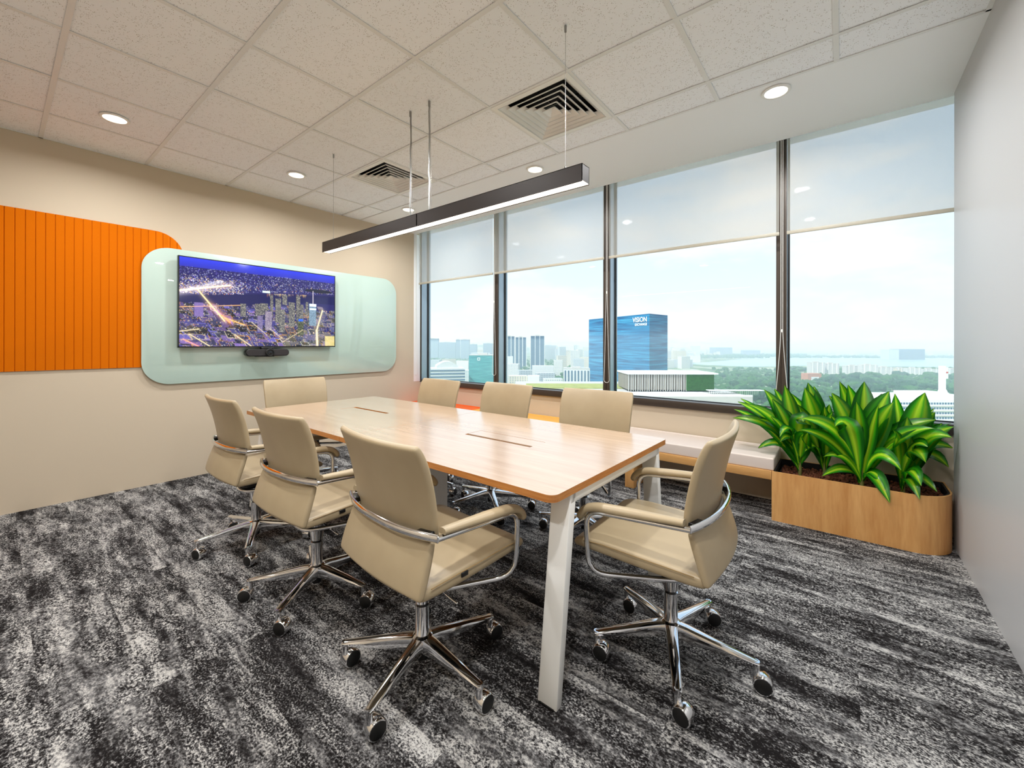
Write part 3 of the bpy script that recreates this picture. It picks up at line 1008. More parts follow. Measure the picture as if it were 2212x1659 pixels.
def leg(xa, xb, sgn):
    # splayed leg: foot further out than the top
    yo_t, yo_b, th = 0.432, 0.520, 0.040
    lo = [(xa, sgn * yo_b, 0), (xb, sgn * yo_b, 0), (xb, sgn * (yo_b - 0.032), 0), (xa, sgn * (yo_b - 0.032), 0)]
    hi = [(xa, sgn * yo_t, ZL), (xb, sgn * yo_t, ZL), (xb, sgn * (yo_t - th), ZL), (xa, sgn * (yo_t - th), ZL)]
    if sgn > 0: lo.reverse(); hi.reverse()
    MB().hexa(lo, hi).build('leg', M['white_metal'], tab, bevel=0.003)
    MB().box(xa + 0.01, sgn * yo_b - (0.028 if sgn > 0 else 0.004), -0.0005, xb - 0.01, sgn * yo_b + (0.004 if sgn < 0 else -0.004) + (0.024 if sgn < 0 else 0), 0.004).build('glide', M['black'], tab)
for (xa, xb) in ((1.318, 1.398), (-1.398, -1.318)):
    for sg in (-1, 1):
        leg(xa, xb, sg)
    MB().box(xa, -0.432, ZL - 0.034, xb, 0.432, ZL - 0.0005).build('end_rail', M['white_metal'], tab, bevel=0.002)
for yv in (-0.25, 0.25):
    MB().box(-1.318, yv - 0.02, ZL - 0.04, 1.318, yv + 0.02, ZL - 0.0005).build('long_rail', M['white_metal'], tab)
q = MB(); q.box(-0.20, -0.07, 0.0, 0.185, 0.07, ZL - 0.042)
q.build('cable_riser', M['white_metal'], tab, bevel=0.003)
MB().box(0.186, -0.062, 0.02, 0.189, 0.025, ZL - 0.06).build('riser_door', M['white_metal'], tab, bevel=0.001)

# ================================================================== BENCH, CUSHIONS, PLANTER
ben = empty('window_bench', (2.18, 3.41, 0))
tag(ben, 'long oak bench running below the windows', 'bench')
MB().box(-2.18, -0.222, 0.283, 2.188, 0.218, 0.345).build('seat_board', M['oak_h'], ben, bevel=0.0015)
for x in (-2.0, -0.45, 1.095):
    MB().box(x, -0.222, 0.0, x + 0.08, 0.10, 0.283).build('leg', M['oak_v'], ben, bevel=0.0015)
def cushion(x0, x1, mat, label):
    w = x1 - x0 - 0.006
    o = MB().box(0, 0, 0, w, 0.425, 0.088)
    me = o.mesh('bench_cushion', mat)
    c = obj('bench_cushion', me)
    bm = bmesh.new(); bm.from_mesh(me)
    bmesh.ops.bevel(bm, geom=list(bm.edges), offset=0.012, segments=4, profile=0.6, affect='EDGES')
    bm.to_mesh(me); bm.free()
    me.polygons.foreach_set('use_smooth', [True] * len(me.polygons)); me.set_sharp_from_angle(angle=math.radians(50))
    c.location = (x0 + 0.003, 3.196, 0.345)
    tag(c, label, 'cushion', 'bench cushions')
    # raised welt along the back
    MB().tube([(0.01, 0.405, 0.089), (w - 0.01, 0.405, 0.089)], 0.007, 8).build('welt', mat, c, smooth=True)
cushion(0.0, 1.2, M['cush_orange'], 'bright orange bench cushion in the corner by the cream wall')
cushion(1.2, 2.78, M['cush_yellow'], 'mustard yellow bench cushion between the orange and the white one')
cushion(2.78, 4.385, M['cush_white'], 'blush white bench cushion next to the planter')

plr = empty('planter', (4.83, 3.40, 0))
tag(plr, 'oak veneer planter box with a rounded end beside the right wall', 'planter')
def planter_ring(inset, n=12):
    x0, x1, y0, y1 = 4.370 + inset - 4.83, 5.285 - inset - 4.83, 3.187 + inset - 3.40, 3.625 - inset - 3.40
    R_ = 0.20 - inset
    return round_rect(x0, y0, x1, y1, (0.001, R_, 0.001, 0.001), n)
oa, ia = planter_ring(0), planter_ring(0.009)
q = MB()
n = len(oa)
vs_ = [(p[0], p[1], 0.0) for p in oa] + [(p[0], p[1], 0.345) for p in oa] + [(p[0], p[1], 0.345) for p in ia] + [(p[0], p[1], 0.0) for p in ia]
fs_ = []
for i in range(n):
    j = (i + 1) % n
    for k in range(3):
        fs_.append((k * n + i, k * n + j, (k + 1) * n + j, (k + 1) * n + i))
    fs_.append((3 * n + i, 3 * n + j, j, i))
q.add(vs_, fs_)
q.build('casing', M['oak_v'], plr, smooth=30)
lb, lc = planter_ring(0.010), planter_ring(0.020)
q = MB()
vs_ = [(p[0], p[1], 0.02) for p in lb] + [(p[0], p[1], 0.343) for p in lb] + [(p[0], p[1], 0.343) for p in lc] + [(p[0], p[1], 0.02) for p in lc]
q.add(vs_, fs_)
q.build('liner', M['black_soft'], plr, smooth=30)
soil = MB().prism(planter_ring(0.027), 0.05, 0.298, 'z').build('soil', plain('dark_potting_soil', '#1E120C', 0.95, grain=0.4, gscale=120), plr)
# clay pebbles on the soil
rp = random.Random(11)
bm0 = bmesh.new(); bmesh.ops.create_icosphere(bm0, subdivisions=1, radius=1.0)
bm0.verts.ensure_lookup_table()
pv = [v_.co.copy() for v_ in bm0.verts]; pfc = [tuple(v_.index for v_ in f_.verts) for f_ in bm0.faces]
bm0.free()
q = MB()
for _ in range(1500):
    x = rp.uniform(4.41, 5.25) - 4.83; y = rp.uniform(3.225, 3.59) - 3.40
    if x > 0.24 and y < -0.01 and math.hypot(x - 0.24, y + 0.0) > 0.17: continue
    r_ = rp.uniform(0.006, 0.011)
    z = 0.298 + r_ * rp.uniform(0.2, 1.1)
    q.add([(x + p.x * r_, y + p.y * r_ * rp.uniform(0.8, 1.1), z + p.z * r_ * 0.8) for p in pv], pfc)
pb = q.build('clay_pebbles', M['pebble'], plr, smooth=True, fix=False)
pb['kind'] = 'stuff'

# ------------------------------------------------------------------ plants
LEAFN = 12
def leaf_mesh(base, ctrl, tip, width, facing, fold, seed, petiole=0.25):
    rl = random.Random(seed)
    B, Cc, T = Vector(base), Vector(ctrl), Vector(tip)
    cols = [-1.0, -0.78, -0.5, -0.28, -0.1, 0.1, 0.28, 0.5, 0.78, 1.0]
    rows, crow = [], []
    dark = np.array((0.007, 0.13, 0.005)); mid = np.array((0.05, 0.38, 0.008)); lime = np.array((0.38, 0.74, 0.015)); pale = np.array((0.58, 0.86, 0.04))
    stripe = [dark, dark * 1.1, mid * 0.9, dark * 1.5, lime, pale, lime * 0.7, mid * 1.3, dark * 1.2, dark]
    if rl.random() < 0.4:
        stripe = [dark, dark * 1.3, mid * 1.2, lime * 0.8, pale, lime, mid, lime * 0.5, dark * 1.2, dark]
    n = LEAFN
    twist = rl.uniform(-0.35, 0.35)
    for i in range(n + 1):
        s = i / n
        p = B * (1 - s) ** 2 + Cc * (2 * s * (1 - s)) + T * (s * s)
        tn = ((Cc - B) * (2 * (1 - s)) + (T - Cc) * (2 * s)).normalized()
        fc = Vector(facing)
        side = tn.cross(fc)
        if side.length < 1e-3: side = tn.cross(Vector((1, 0, 0)))
        side.normalize()
        nn = side.cross(tn).normalized()
        a = twist * (s - 0.3)
        side = (side * math.cos(a) + nn * math.sin(a)).normalized()
        nn = side.cross(tn).normalized()
        # narrow stalk, broad blade, long pointed tip
        w = 0.16 + 0.84 * math.sin(PI * min(1, max(0, (s - 0.06) / 0.94)) ** 0.95) ** 0.85 if s > 0.06 else 0.16
        if s > 0.62: w = min(w, 1.0 - ((s - 0.62) / 0.38) ** 1.6 * 0.985)
        w *= width / 2
        wav = 0.004 * math.sin(9 * s + seed)
        rows.append([p + side * (w * c) + nn * (fold * w * (abs(c) ** 1.3) + wav * c) for c in cols])
    vs_ = [v_ for r_ in rows for v_ in r_]
    m_ = len(cols)
    fs_ = [(i * m_ + j, i * m_ + j + 1, (i + 1) * m_ + j + 1, (i + 1) * m_ + j) for i in range(n) for j in range(m_ - 1)]
    me = bpy.data.meshes.new('leaf')
    me.from_pydata([tuple(v_) for v_ in vs_], [], fs_)
    me.materials.append(M['leaf'])
    ca = me.color_attributes.new('Col', 'FLOAT_COLOR', 'POINT')
    cc = np.ones((len(vs_), 4), dtype=np.float32)
    for i in range(n + 1):
        for j in range(m_):
            c = stripe[j]
            if i == n or i == 0: c = c * 0.8
            cc[i * m_ + j, :3] = c
    ca.data.foreach_set('color', cc.ravel())
    me.polygons.foreach_set('use_smooth', [True] * len(me.polygons))
    return me

SZ = 0.30
PL = {   # plant bases on the soil
    'A': (4.52, 3.36), 'B': (4.66, 3.45), 'C': (4.86, 3.32), 'D': (5.06, 3.34), 'E': (4.88, 3.52), 'F': (5.10, 3.52)}
PLAB = {'A': 'striped dragon plant at the bench end of the planter', 'B': 'striped dragon plant behind the one at the bench end',
        'C': 'striped dragon plant at the front middle of the planter, with an overhanging leaf', 'D': 'striped dragon plant at the front right of the planter near the wall',
        'E': 'striped dragon plant at the back middle of the planter by the glass', 'F': 'striped dragon plant at the back right corner of the planter'}
# (plant, tip u, tip v, tip y, width, arch)
LV = [
 ('A', 1600, 861, 3.42, .060, .05), ('A', 1594, 868, 3.36, .058, .05), ('A', 1585, 884, 3.32, .055, .06), ('A', 1581, 903, 3.28, .055, .08), ('A', 1612, 872, 3.30, .06, .05),
 ('A', 1650, 841, 3.40, .075, .02), ('A', 1673, 840, 3.46, .07, .02), ('A', 1668, 862, 3.34, .07, .03), ('A', 1695, 832, 3.42, .08, .01),
 ('B', 1738, 837, 3.42, .095, .0), ('B', 1745, 826, 3.50, .085, .0), ('B', 1758, 833, 3.54, .06, .02), ('B', 1781, 878, 3.40, .06, .03), ('B', 1710, 850, 3.5, .07, .02),
 ('A', 1735, 912, 3.30, .09, .17), ('A', 1684, 945, 3.22, .05, .14), ('C', 1726, 904, 3.24, .075, .09), ('C', 1724, 928, 3.20, .07, .07),
 ('B', 1763, 841, 3.50, .06, .02), ('C', 1797, 849, 3.36, .085, .02), ('E', 1791, 855, 3.46, .06, .02), ('E', 1813, 823, 3.50, .085, .01), ('E', 1831, 830, 3.48, .08, .01),
 ('C', 1803, 922, 3.24, .085, .20), ('C', 1867, 824, 3.44, .095, .0), ('C', 1921, 845, 3.36, .095, .02), ('C', 1930, 869, 3.32, .085, .02), ('C', 1898, 874, 3.28, .06, .02),
 ('C', 1850, 868, 3.30, .07, .02), ('E', 1875, 860, 3.55, .08, .02), ('E', 1905, 850, 3.56, .07, .02),
 ('D', 1933, 850, 3.42, .06, .0), ('D', 1998, 848, 3.40, .10, .01), ('F', 1985, 860, 3.52, .08, .02), ('D', 2018, 882, 3.46, .045, .03), ('F', 2021, 905, 3.44, .07, .05),
 ('C', 2021, 907, 3.34, .075, .07), ('C', 2018, 925, 3.28, .075, .08), ('D', 2066, 922, 3.30, .085, .07), ('F', 2058, 915, 3.42, .07, .06), ('D', 2056, 945, 3.26, .07, .10),
 ('D', 2004, 965, 3.22, .075, .10), ('D', 2058, 968, 3.36, .06, .09), ('F', 2050, 1010, 3.46, .06, .12), ('D', 2000, 1000, 3.20, .075, .16), ('C', 1947, 1016, 3.16, .06, .13),
 ('D', 1990, 1050, 3.17, .06, .10), ('D', 2024, 1062, 3.24, .05, .06), ('C', 1922, 1086, 3.155, .062, .10), ('D', 1987, 1080, 3.158, .045, .09), ('C', 1920, 1063, 3.20, .05, .07),
 ('A', 1638, 968, 3.30, .055, .10), ('A', 1685, 955, 3.26, .05, .12), ('B', 1738, 976, 3.28, .05, .09), ('C', 1778, 987, 3.22, .06, .08), ('C', 1775, 1029, 3.22, .05, .05),
 ('A', 1690, 880, 3.38, .07, .02), ('B', 1715, 870, 3.40, .06, .02), ('E', 1770, 900, 3.44, .07, .05), ('E', 1840, 890, 3.42, .08, .03), ('D', 1960, 900, 3.34, .07, .03), ('F', 1970, 880, 3.48, .08, .02),
 ('E', 1815, 940, 3.36, .06, .08), ('A', 1640, 905, 3.30, .06, .06), ('A', 1665, 900, 3.28, .06, .05), ('B', 1790, 950, 3.34, .06, .09), ('F', 2030, 945, 3.40, .06, .08), ('D', 1930, 930, 3.24, .06, .06),
]
rx = random.Random(77)
for kx in 'AABBCCDDEEEEFFFFCDABEF':
    x, y = PL[kx]
    p_ = CAM.copy()
    a_ = rx.uniform(0, 2 * PI); hz_ = rx.uniform(0.05, 0.20)
    tp = Vector((min(x + hz_ * math.cos(a_), 5.25), min(max(y + hz_ * math.sin(a_), 3.2), 3.58), SZ + rx.uniform(0.25, 0.52)))
    d_ = tp - CAM
    dep_ = d_.dot(FWD)
    LV.append((kx, CX + F_PX * d_.dot(RGT) / dep_, CY - F_PX * d_.z / dep_, tp.y, rx.uniform(0.055, 0.08), rx.uniform(0.01, 0.06)))
roots = {}
for kx, (x, y) in PL.items():
    r = empty('dragon_plant', (x, y, SZ))
    tag(r, PLAB[kx], 'plant', 'striped dragon plants in the planter')
    roots[kx] = r
    MB().tube([(0, 0, -0.03), (0.004, 0.002, 0.05), (0.0, 0.0, 0.16)], [0.012, 0.011, 0.006], 8).build('stem', M['stem'], r, smooth=True)
for i, (kx, u, v_, yt, w_, arch) in enumerate(LV):
    x, y = PL[kx]
    rl = random.Random(100 + i)
    tip = at_y(u, v_, yt)
    tip.x = min(tip.x, 5.285)
    hb = rl.uniform(0.02, 0.14) if tip.z > 0.55 else rl.uniform(0.01, 0.06)
    base = Vector((x + rl.uniform(-0.008, 0.008), y + rl.uniform(-0.008, 0.008), SZ + hb))
    d = tip - base
    ctrl = base + d * 0.45 + Vector((-d.x * 0.10, -d.y * 0.10, 0.06 + arch * 1.5))
    hl = math.hypot(d.x, d.y) / max(d.length, 1e-3)
    tocam = (CAM - base).normalized()
    facing = (Vector((0, 0, 1)) * (0.35 + 0.75 * hl) + tocam * (0.75) + Vector((rl.uniform(-.3, .3), rl.uniform(-.3, .3), 0))).normalized()
    ro = roots[kx].location
    me = leaf_mesh(base - ro, ctrl - ro, tip - ro, w_ * 1.55, facing, rl.uniform(0.12, 0.35), 300 + i)
    obj('leaf', me, roots[kx])
# ================================================================== CHAIRS
def smooth_solid(grid_front, grid_back):
    """closed cage from two grids with the same layout"""
    a, b_ = len(grid_front), len(grid_front[0])
    vs_ = [p for r_ in grid_front for p in r_] + [p for r_ in grid_back for p in r_]
    o_ = a * b_
    fs_ = []
    for i in range(a - 1):
        for j in range(b_ - 1):
            fs_.append((i * b_ + j, i * b_ + j + 1, (i + 1) * b_ + j + 1, (i + 1) * b_ + j))
            fs_.append((o_ + i * b_ + j, o_ + (i + 1) * b_ + j, o_ + (i + 1) * b_ + j + 1, o_ + i * b_ + j + 1))
    for j in range(b_ - 1):
        fs_.append((j, o_ + j, o_ + j + 1, j + 1))
        k = (a - 1) * b_
        fs_.append((k + j, k + j + 1, o_ + k + j + 1, o_ + k + j))
    for i in range(a - 1):
        fs_.append((i * b_, (i + 1) * b_, o_ + (i + 1) * b_, o_ + i * b_))
        k = b_ - 1
        fs_.append((i * b_ + k, o_ + i * b_ + k, o_ + (i + 1) * b_ + k, (i + 1) * b_ + k))
    m_ = MB(); m_.add(vs_, fs_)
    return m_
def pad(name, prof, halfw, curve, th, parent, levels=2, crown=None):
    """prof: list of (y, z) mid-line points; halfw, curve: per point; th: thickness per point"""
    n = len(prof)
    tcol = [-1.0, -0.93, -0.75, -0.4, 0.0, 0.4, 0.75, 0.93, 1.0]
    fr, bk = [], []
    for i in range(n):
        y0, z0 = prof[max(i - 1, 0)]; y1, z1 = prof[min(i + 1, n - 1)]
        ty, tz = y1 - y0, z1 - z0
        L = math.hypot(ty, tz); ty /= L; tz /= L
        ny, nz = tz, -ty            # normal (front / up side when running rear -> up is handled by sign)
        cyv, czv = prof[i]
        rf, rb = [], []
        for t in tcol:
            yy_ = cyv - curve[i] * (1 - t * t) * ny
            zz_ = czv - curve[i] * (1 - t * t) * nz + (crown[i] * (1 - t * t) if crown else 0)
            h_ = th[i] / 2
            rf.append((halfw[i] * t, yy_ + ny * h_, zz_ + nz * h_))
            rb.append((halfw[i] * t, yy_ - ny * h_, zz_ - nz * h_))
        fr.append(rf); bk.append(rb)
    m_ = smooth_solid(fr, bk)
    o_ = m_.build(name, M['leather'], parent, smooth='all')
    s_ = o_.modifiers.new('sub', 'SUBSURF'); s_.levels = levels; s_.render_levels = levels
    bake(o_)
    o_.data.polygons.foreach_set('use_smooth', [True] * len(o_.data.polygons))
    return o_

def make_chair():
    r = empty('office_chair')
    # upper backrest: bottom -> top, leaning back, lip rolling back at the top (front normal +y)
    prof = [(-0.118, 0.618), (-0.119, 0.628), (-0.124, 0.68), (-0.135, 0.745), (-0.152, 0.82), (-0.172, 0.88), (-0.190, 0.915), (-0.197, 0.926)]
    hw = [0.252, 0.253, 0.256, 0.260, 0.262, 0.262, 0.258, 0.252]
    pad('backrest', prof, hw, [0.040] * 6 + [0.036, 0.034], [0.018, 0.022, 0.026, 0.026, 0.026, 0.026, 0.024, 0.020], r, crown=[-0.010, -0.010, -0.006, 0, 0.004, 0.010, 0.015, 0.016])
    # lower back panel: rear edge of the seat up to the bar
    prof = [(-0.188, 0.452), (-0.184, 0.463), (-0.170, 0.51), (-0.152, 0.56), (-0.137, 0.605), (-0.133, 0.617)]
    pad('lower_back', prof, [0.262, 0.265, 0.266, 0.262, 0.256, 0.254], [0.034, 0.034, 0.038, 0.040, 0.040, 0.040], [0.020, 0.024, 0.026, 0.026, 0.024, 0.020], r)
    # seat: rear -> front (normal up = -?); run front -> rear so that the normal points up
    prof = [(0.300, 0.452), (0.292, 0.466), (0.255, 0.474), (0.18, 0.476), (0.05, 0.470), (-0.08, 0.464), (-0.16, 0.461), (-0.185, 0.460)]
    prof = prof[::-1]
    th = [0.034, 0.040, 0.046, 0.048, 0.048, 0.044, 0.034, 0.022]
    hw = [0.258, 0.260, 0.262, 0.264, 0.262, 0.258, 0.250, 0.244]
    # rear edge bows back with the lower back panel
    o = pad('seat', [(p[0], p[1]) for p in prof], hw, [0.0] * 8, th, r)
    me = o.data
    for v_ in me.vertices:
        if v_.co.y < -0.02:
            k = min(1, (-0.02 - v_.co.y) / 0.165)
            v_.co.y -= 0.030 * k * (1 - (v_.co.x / 0.262) ** 2)
    # seams: stitched welt along seat side edges
    for s in (-1, 1):
        MB().tube([(s * 0.262, -0.15, 0.479), (s * 0.264, -0.05, 0.484), (s * 0.2655, 0.06, 0.488), (s * 0.263, 0.18, 0.491), (s * 0.257, 0.255, 0.484)], 0.0016, 5).build('seam', M['stitch'], r, smooth=True)
    MB().box(0.2615, -0.030, 0.466, 0.2665, -0.002, 0.481).build('brand_tag', M['black'], r, bevel=0.001)
    # chrome bar wrapping behind the back
    J = (0.286, -0.142, 0.640)
    pth = []
    for k in range(25):
        t = k / 24 * 2 - 1
        x = 0.286 * t
        y = -0.142 - 0.054 * (1 - abs(t) ** 2.4)
        pth.append((x, y, 0.640 + 0.003 * (1 - t * t)))
    MB().tube(pth, 0.01, 12, flat=(0.0085, 0.0135)).build('back_bar', M['chrome'], r, smooth=True)
    for s in (-1, 1):
        MB().hexa([(s * 0.200, -0.178, 0.632), (s * 0.258, -0.160, 0.632), (s * 0.249, -0.120, 0.632), (s * 0.200, -0.138, 0.632)][::(1 if s > 0 else -1)],
                  [(s * 0.200, -0.178, 0.651), (s * 0.258, -0.160, 0.651), (s * 0.249, -0.120, 0.651), (s * 0.200, -0.138, 0.651)][::(1 if s > 0 else -1)]).build('bar_bracket', M['black'], r, bevel=0.003)
        # arm tube: along the arm, down at the front, back under the seat to the yoke
        pts = [(s * 0.286, -0.146, 0.640), (s * 0.276, 0.236, 0.612), (s * 0.272, 0.226, 0.372), (s * 0.085, -0.045, 0.352), (s * 0.052, -0.085, 0.352), (0.0, -0.088, 0.352)]
        MB().tube(fillet(pts, [0.062, 0.075, 0.02, 0.03], 8), 0.0098, 12).build('arm_frame', M['chrome'], r, smooth=True)
        # arm pad, following the tube and rolling over its front bend
        top = [(s * 0.284, -0.125, 0.659), (s * 0.2795, 0.10, 0.643), (s * 0.277, 0.19, 0.636), (s * 0.2755, 0.232, 0.622), (s * 0.275, 0.254, 0.597), (s * 0.275, 0.258, 0.578)]
        sm = fillet(top, 0.03, 4)
        m_ = MB()
        rings = []
        sec = [(-0.023, -0.009), (-0.019, -0.012), (0.019, -0.012), (0.023, -0.009), (0.024, 0.002), (0.018, 0.011), (0.006, 0.014), (-0.006, 0.014), (-0.018, 0.011), (-0.024, 0.002)]
        nsm = len(sm)
        for k, p in enumerate(sm):
            t = (sm[min(k + 1, nsm - 1)] - sm[max(k - 1, 0)]).normalized()
            side = Vector((1, 0, 0)); side = (side - t * side.dot(t)).normalized()
            up = side.cross(t).normalized()
            if up.z < 0 and t.y > 0.5: up = -up
            if k and up.dot(lastup) < 0: up = -up
            lastup = up
            e_ = 0.72 if k in (0, nsm - 1) else 1.0
            rings.append([p + side * (a * e_) + up * (c * e_) for a, c in sec])
        ns = len(sec)
        vs_ = [q_ for rg in rings for q_ in rg]
        fs_ = [(i * ns + j, i * ns + (j + 1) % ns, (i + 1) * ns + (j + 1) % ns, (i + 1) * ns + j) for i in range(nsm - 1) for j in range(ns)]
        fs_ += [tuple(range(ns)), tuple((nsm - 1) * ns + j for j in range(ns))]
        m_.add(vs_, fs_)
        m_.build('arm_pad', M['leather'], r, smooth=60)
    # under-seat mechanism
    MB().prism(round_rect(-0.05, -0.08, 0.05, 0.10, 0.03, 5), 0.352, 0.375, 'z').build('tilt_plate', M['black'], r, bevel=0.003)
    MB().prism(round_rect(-0.085, -0.09, 0.085, 0.14, 0.03, 5), 0.375, 0.445, 'z').build('mechanism', M['black_soft'], r, bevel=0.006)
    MB().tube([(0.03, 0.01, 0.352), (0.17, 0.0, 0.345), (0.205, 0.0, 0.343)], 0.004, 8).build('height_lever', M['chrome'], r, smooth=True)
    MB().lathe([(0.044, 0.352), (0.042, 0.345), (0.030, 0.285), (0.0265, 0.265)], seg=24).build('column_cone', M['chrome'], r, smooth=True)
    MB().lathe([(0.022, 0.270), (0.022, 0.252)], seg=20).build('column_collar', M['black'], r, smooth=True)
    MB().lathe([(0.0265, 0.255), (0.0265, 0.145)], seg=24).build('column', M['chrome'], r, smooth=True)
    MB().lathe([(0.0265, 0.145), (0.038, 0.138), (0.040, 0.100), (0.030, 0.088), (0.0, 0.088)], seg=24).build('hub', M['chrome'], r, smooth=True)
    MB().lathe([(0.021, 0.09), (0.021, 0.052), (0.0, 0.05)], seg=20).build('gas_spring_foot', M['black'], r, smooth=True)
    # five spokes and castors
    spoke = None
    for k in range(5):
        a = 2 * PI * k / 5
        if spoke is None:
            secs = []
            for (x, zt_, h_, w_) in ((0.018, 0.140, 0.054, 0.027), (0.06, 0.138, 0.050, 0.0255), (0.18, 0.122, 0.032, 0.0205), (0.285, 0.108, 0.018, 0.0165), (0.308, 0.104, 0.015, 0.013)):
                secs.append([(x, -w_ * 0.75, zt_ - h_), (x, -w_, zt_ - h_ * 0.35), (x, -w_ * 0.8, zt_ - 0.003), (x, -w_ * 0.4, zt_), (x, w_ * 0.4, zt_), (x, w_ * 0.8, zt_ - 0.003), (x, w_, zt_ - h_ * 0.35), (x, w_ * 0.75, zt_ - h_)])
            m_ = MB(); ns = 8
            vs_ = [q_ for s_ in secs for q_ in s_]
            fs_ = [(i * ns + j, i * ns + (j + 1) % ns, (i + 1) * ns + (j + 1) % ns, (i + 1) * ns + j) for i in range(len(secs) - 1) for j in range(ns)]
            fs_ += [tuple(range(ns)), tuple((len(secs) - 1) * ns + j for j in range(ns))]
            m_.add(vs_, fs_)
            spoke = m_.mesh('spoke', M['chrome'], 35)
        o = obj('spoke', spoke, r); o.rotation_euler = (0, 0, a); o['base_part'] = k
        if k == 0:
            m_ = MB()
            m_.lathe([(0.0115, 0.105), (0.0115, 0.056), (0.0, 0.056)], seg=14)
            m_.lathe([(0.0, -0.022), (0.030, -0.022), (0.0325, -0.019), (0.0325, 0.019), (0.030, 0.022), (0.0, 0.022)], (0.0, 0.020, 0.0327), 24, axis='x')
            cm = m_.mesh('castor', M['chrome'], 40)
            wms = []
            for s in (-1, 1):
                m2_ = MB().lathe([(0.0, s * 0.0235), (0.026, s * 0.0235), (0.0285, s * 0.0215), (0.0285, s * 0.018), (0.0, s * 0.018)], (0, 0.020, 0.0327), 24, axis='x')
                wms.append(m2_.mesh('wheel_disc', M['black_soft'], 40))
        c_ = obj('castor', cm, r); c_.location = (0.297 * math.cos(a), 0.297 * math.sin(a), 0); c_.rotation_euler = (0, 0, a); c_['base_part'] = k
        for wm in wms:
            obj('wheel_disc', wm, c_)
    return r

chair0 = make_chair()
def place(i, x, y, yaw, base_deg, castors, label):
    c = chair0 if i == 0 else copy_tree(chair0)
    c.location = (x, y, 0)
    c.rotation_euler = (0, 0, yaw)
    tag(c, label, 'chair', 'beige leather office chairs around the table')
    b0 = math.radians(base_deg) - yaw
    for ch in c.children:
        if 'base_part' in ch.keys():
            k = ch['base_part']
            a = b0 + 2 * PI * k / 5
            if ch.name.startswith('castor'):
                ch.location = (0.297 * math.cos(a), 0.297 * math.sin(a), 0)
                ch.rotation_euler = (0, 0, math.radians(castors[k]) - yaw)
            else:
                ch.rotation_euler = (0, 0, a)
CH = [
 (3.51, 0.791, -0.07, 0, (-5, -15, -12, 0, -8), 'beige office chair nearest the camera, its back to the viewer'),
 (4.225, 1.458, 1.60, 4, (-80, -60, -95, -85, -100), 'beige office chair at the near end of the table, facing the screen wall'),
 (2.698, 0.784, 0.017, 16, (-60, -70, 40, 140, -62), 'beige office chair in the middle of the row with its back to the viewer'),
 (1.88, 0.80, -0.011, -27, (-70, 30, 160, -30, -65), 'beige office chair nearest the cream wall in the row with backs to the viewer'),
 (3.45, 2.15, 3.19, 195, (-70, 20, -100, 10, 70), 'beige office chair in front of the window, nearest the planter'),
 (2.666, 2.118, 3.065, 34, (-70, 10, -110, -75, -60), 'beige office chair in front of the window, middle of three'),
 (1.973, 2.034, 3.088, 12, (20, 70, 150, 210, 100), 'beige office chair in front of the window, nearest the orange cushion'),
 (1.09, 1.45, math.radians(-94), 20, (30, 80, 160, 220, 110), 'beige office chair at the far end of the table below the screen'),
]
for i, a in enumerate(CH):
    place(i, *a)

# ================================================================== THE CITY OUTSIDE
GZ = -90.0                      # street level, far below the window
def facade(name, wall_c, win_c, cw, ch, ww, wh, rough=0.6, gloss=0.25, jitter=0.25):
    """procedural facade: windows on a cw x ch metre raster, ww/wh share of the cell"""
    g = N(name)
    tc_ = g.n('ShaderNodeTexCoord')
    geo = g.n('ShaderNodeSeparateXYZ', {0: tc_.outputs['Object']})
    hx = g.math('ADD', geo.outputs['X'], geo.outputs['Y'])
    fx = g.math('FRACT', g.math('DIVIDE', g.math('ADD', hx, 5000.0), cw))
    fz = g.math('FRACT', g.math('DIVIDE', g.math('ADD', geo.outputs['Z'], 5000.0), ch))
    m_ = g.math('MULTIPLY', g.math('LESS_THAN', fx, ww), g.math('LESS_THAN', fz, wh))
    nz = g.noise(tc_.outputs['Object'], 0.11, 2)
    wc_ = g.mix(nz, tuple(c * (1 - jitter) for c in lin(win_c)[:3]) + (1,), tuple(min(1, c * (1 + jitter)) for c in lin(win_c)[:3]) + (1,))
    g.P(Base_Color=g.mix(m_, lin(wall_c), wc_), Roughness=rough)
    return g.m
M['c_white'] = facade('white_flats', '#E8E6E0', '#8FA0AE', 3.4, 3.0, 0.55, 0.45)
M['c_cream'] = facade('cream_flats', '#E5DCC8', '#8C97A0', 4.2, 3.0, 0.5, 0.45)
M['c_blue'] = facade('blue_grey_tower', '#8FA3B4', '#6E879C', 2.6, 3.2, 0.6, 0.6)
M['c_strip'] = facade('vertical_strip_tower', '#4C7391', '#2B4E6B', 5.0, 3.3, 0.75, 0.8)
M['c_pale'] = facade('pale_grey_block', '#C9CFD2', '#93A3AE', 5.0, 3.4, 0.7, 0.4)
M['c_louvre'] = facade('timber_louvre_box', '#6F675B', '#A8A295', 2.6, 20.0, 0.35, 0.9)
M['c_dark'] = facade('dark_blue_shed', '#2C4A63', '#20384C', 8.0, 6.0, 0.5, 0.5)
M['c_roof'] = plain('white_roof', '#E9EAE8', 0.7, grain=0.08, gscale=0.3)
M['c_concrete'] = plain('pale_concrete', '#C8C6BF', 0.8, grain=0.1, gscale=0.2)
M['c_band'] = plain('window_band_glass', '#51718A', 0.15, grain=0.15, gscale=0.2)
M['c_white_plain'] = plain('white_render', '#F0F0EC', 0.7, grain=0.03, gscale=0.3)
M['c_tree'] = plain('tree_foliage', '#3F6A34', 0.9, grain=0.45, gscale=0.35, spec=0.1)
M['c_tree2'] = plain('dark_tree_foliage', '#2C5230', 0.9, grain=0.45, gscale=0.35, spec=0.1)
M['c_trunk'] = plain('tree_trunk', '#5A4630', 0.9, grain=0.2, gscale=1)
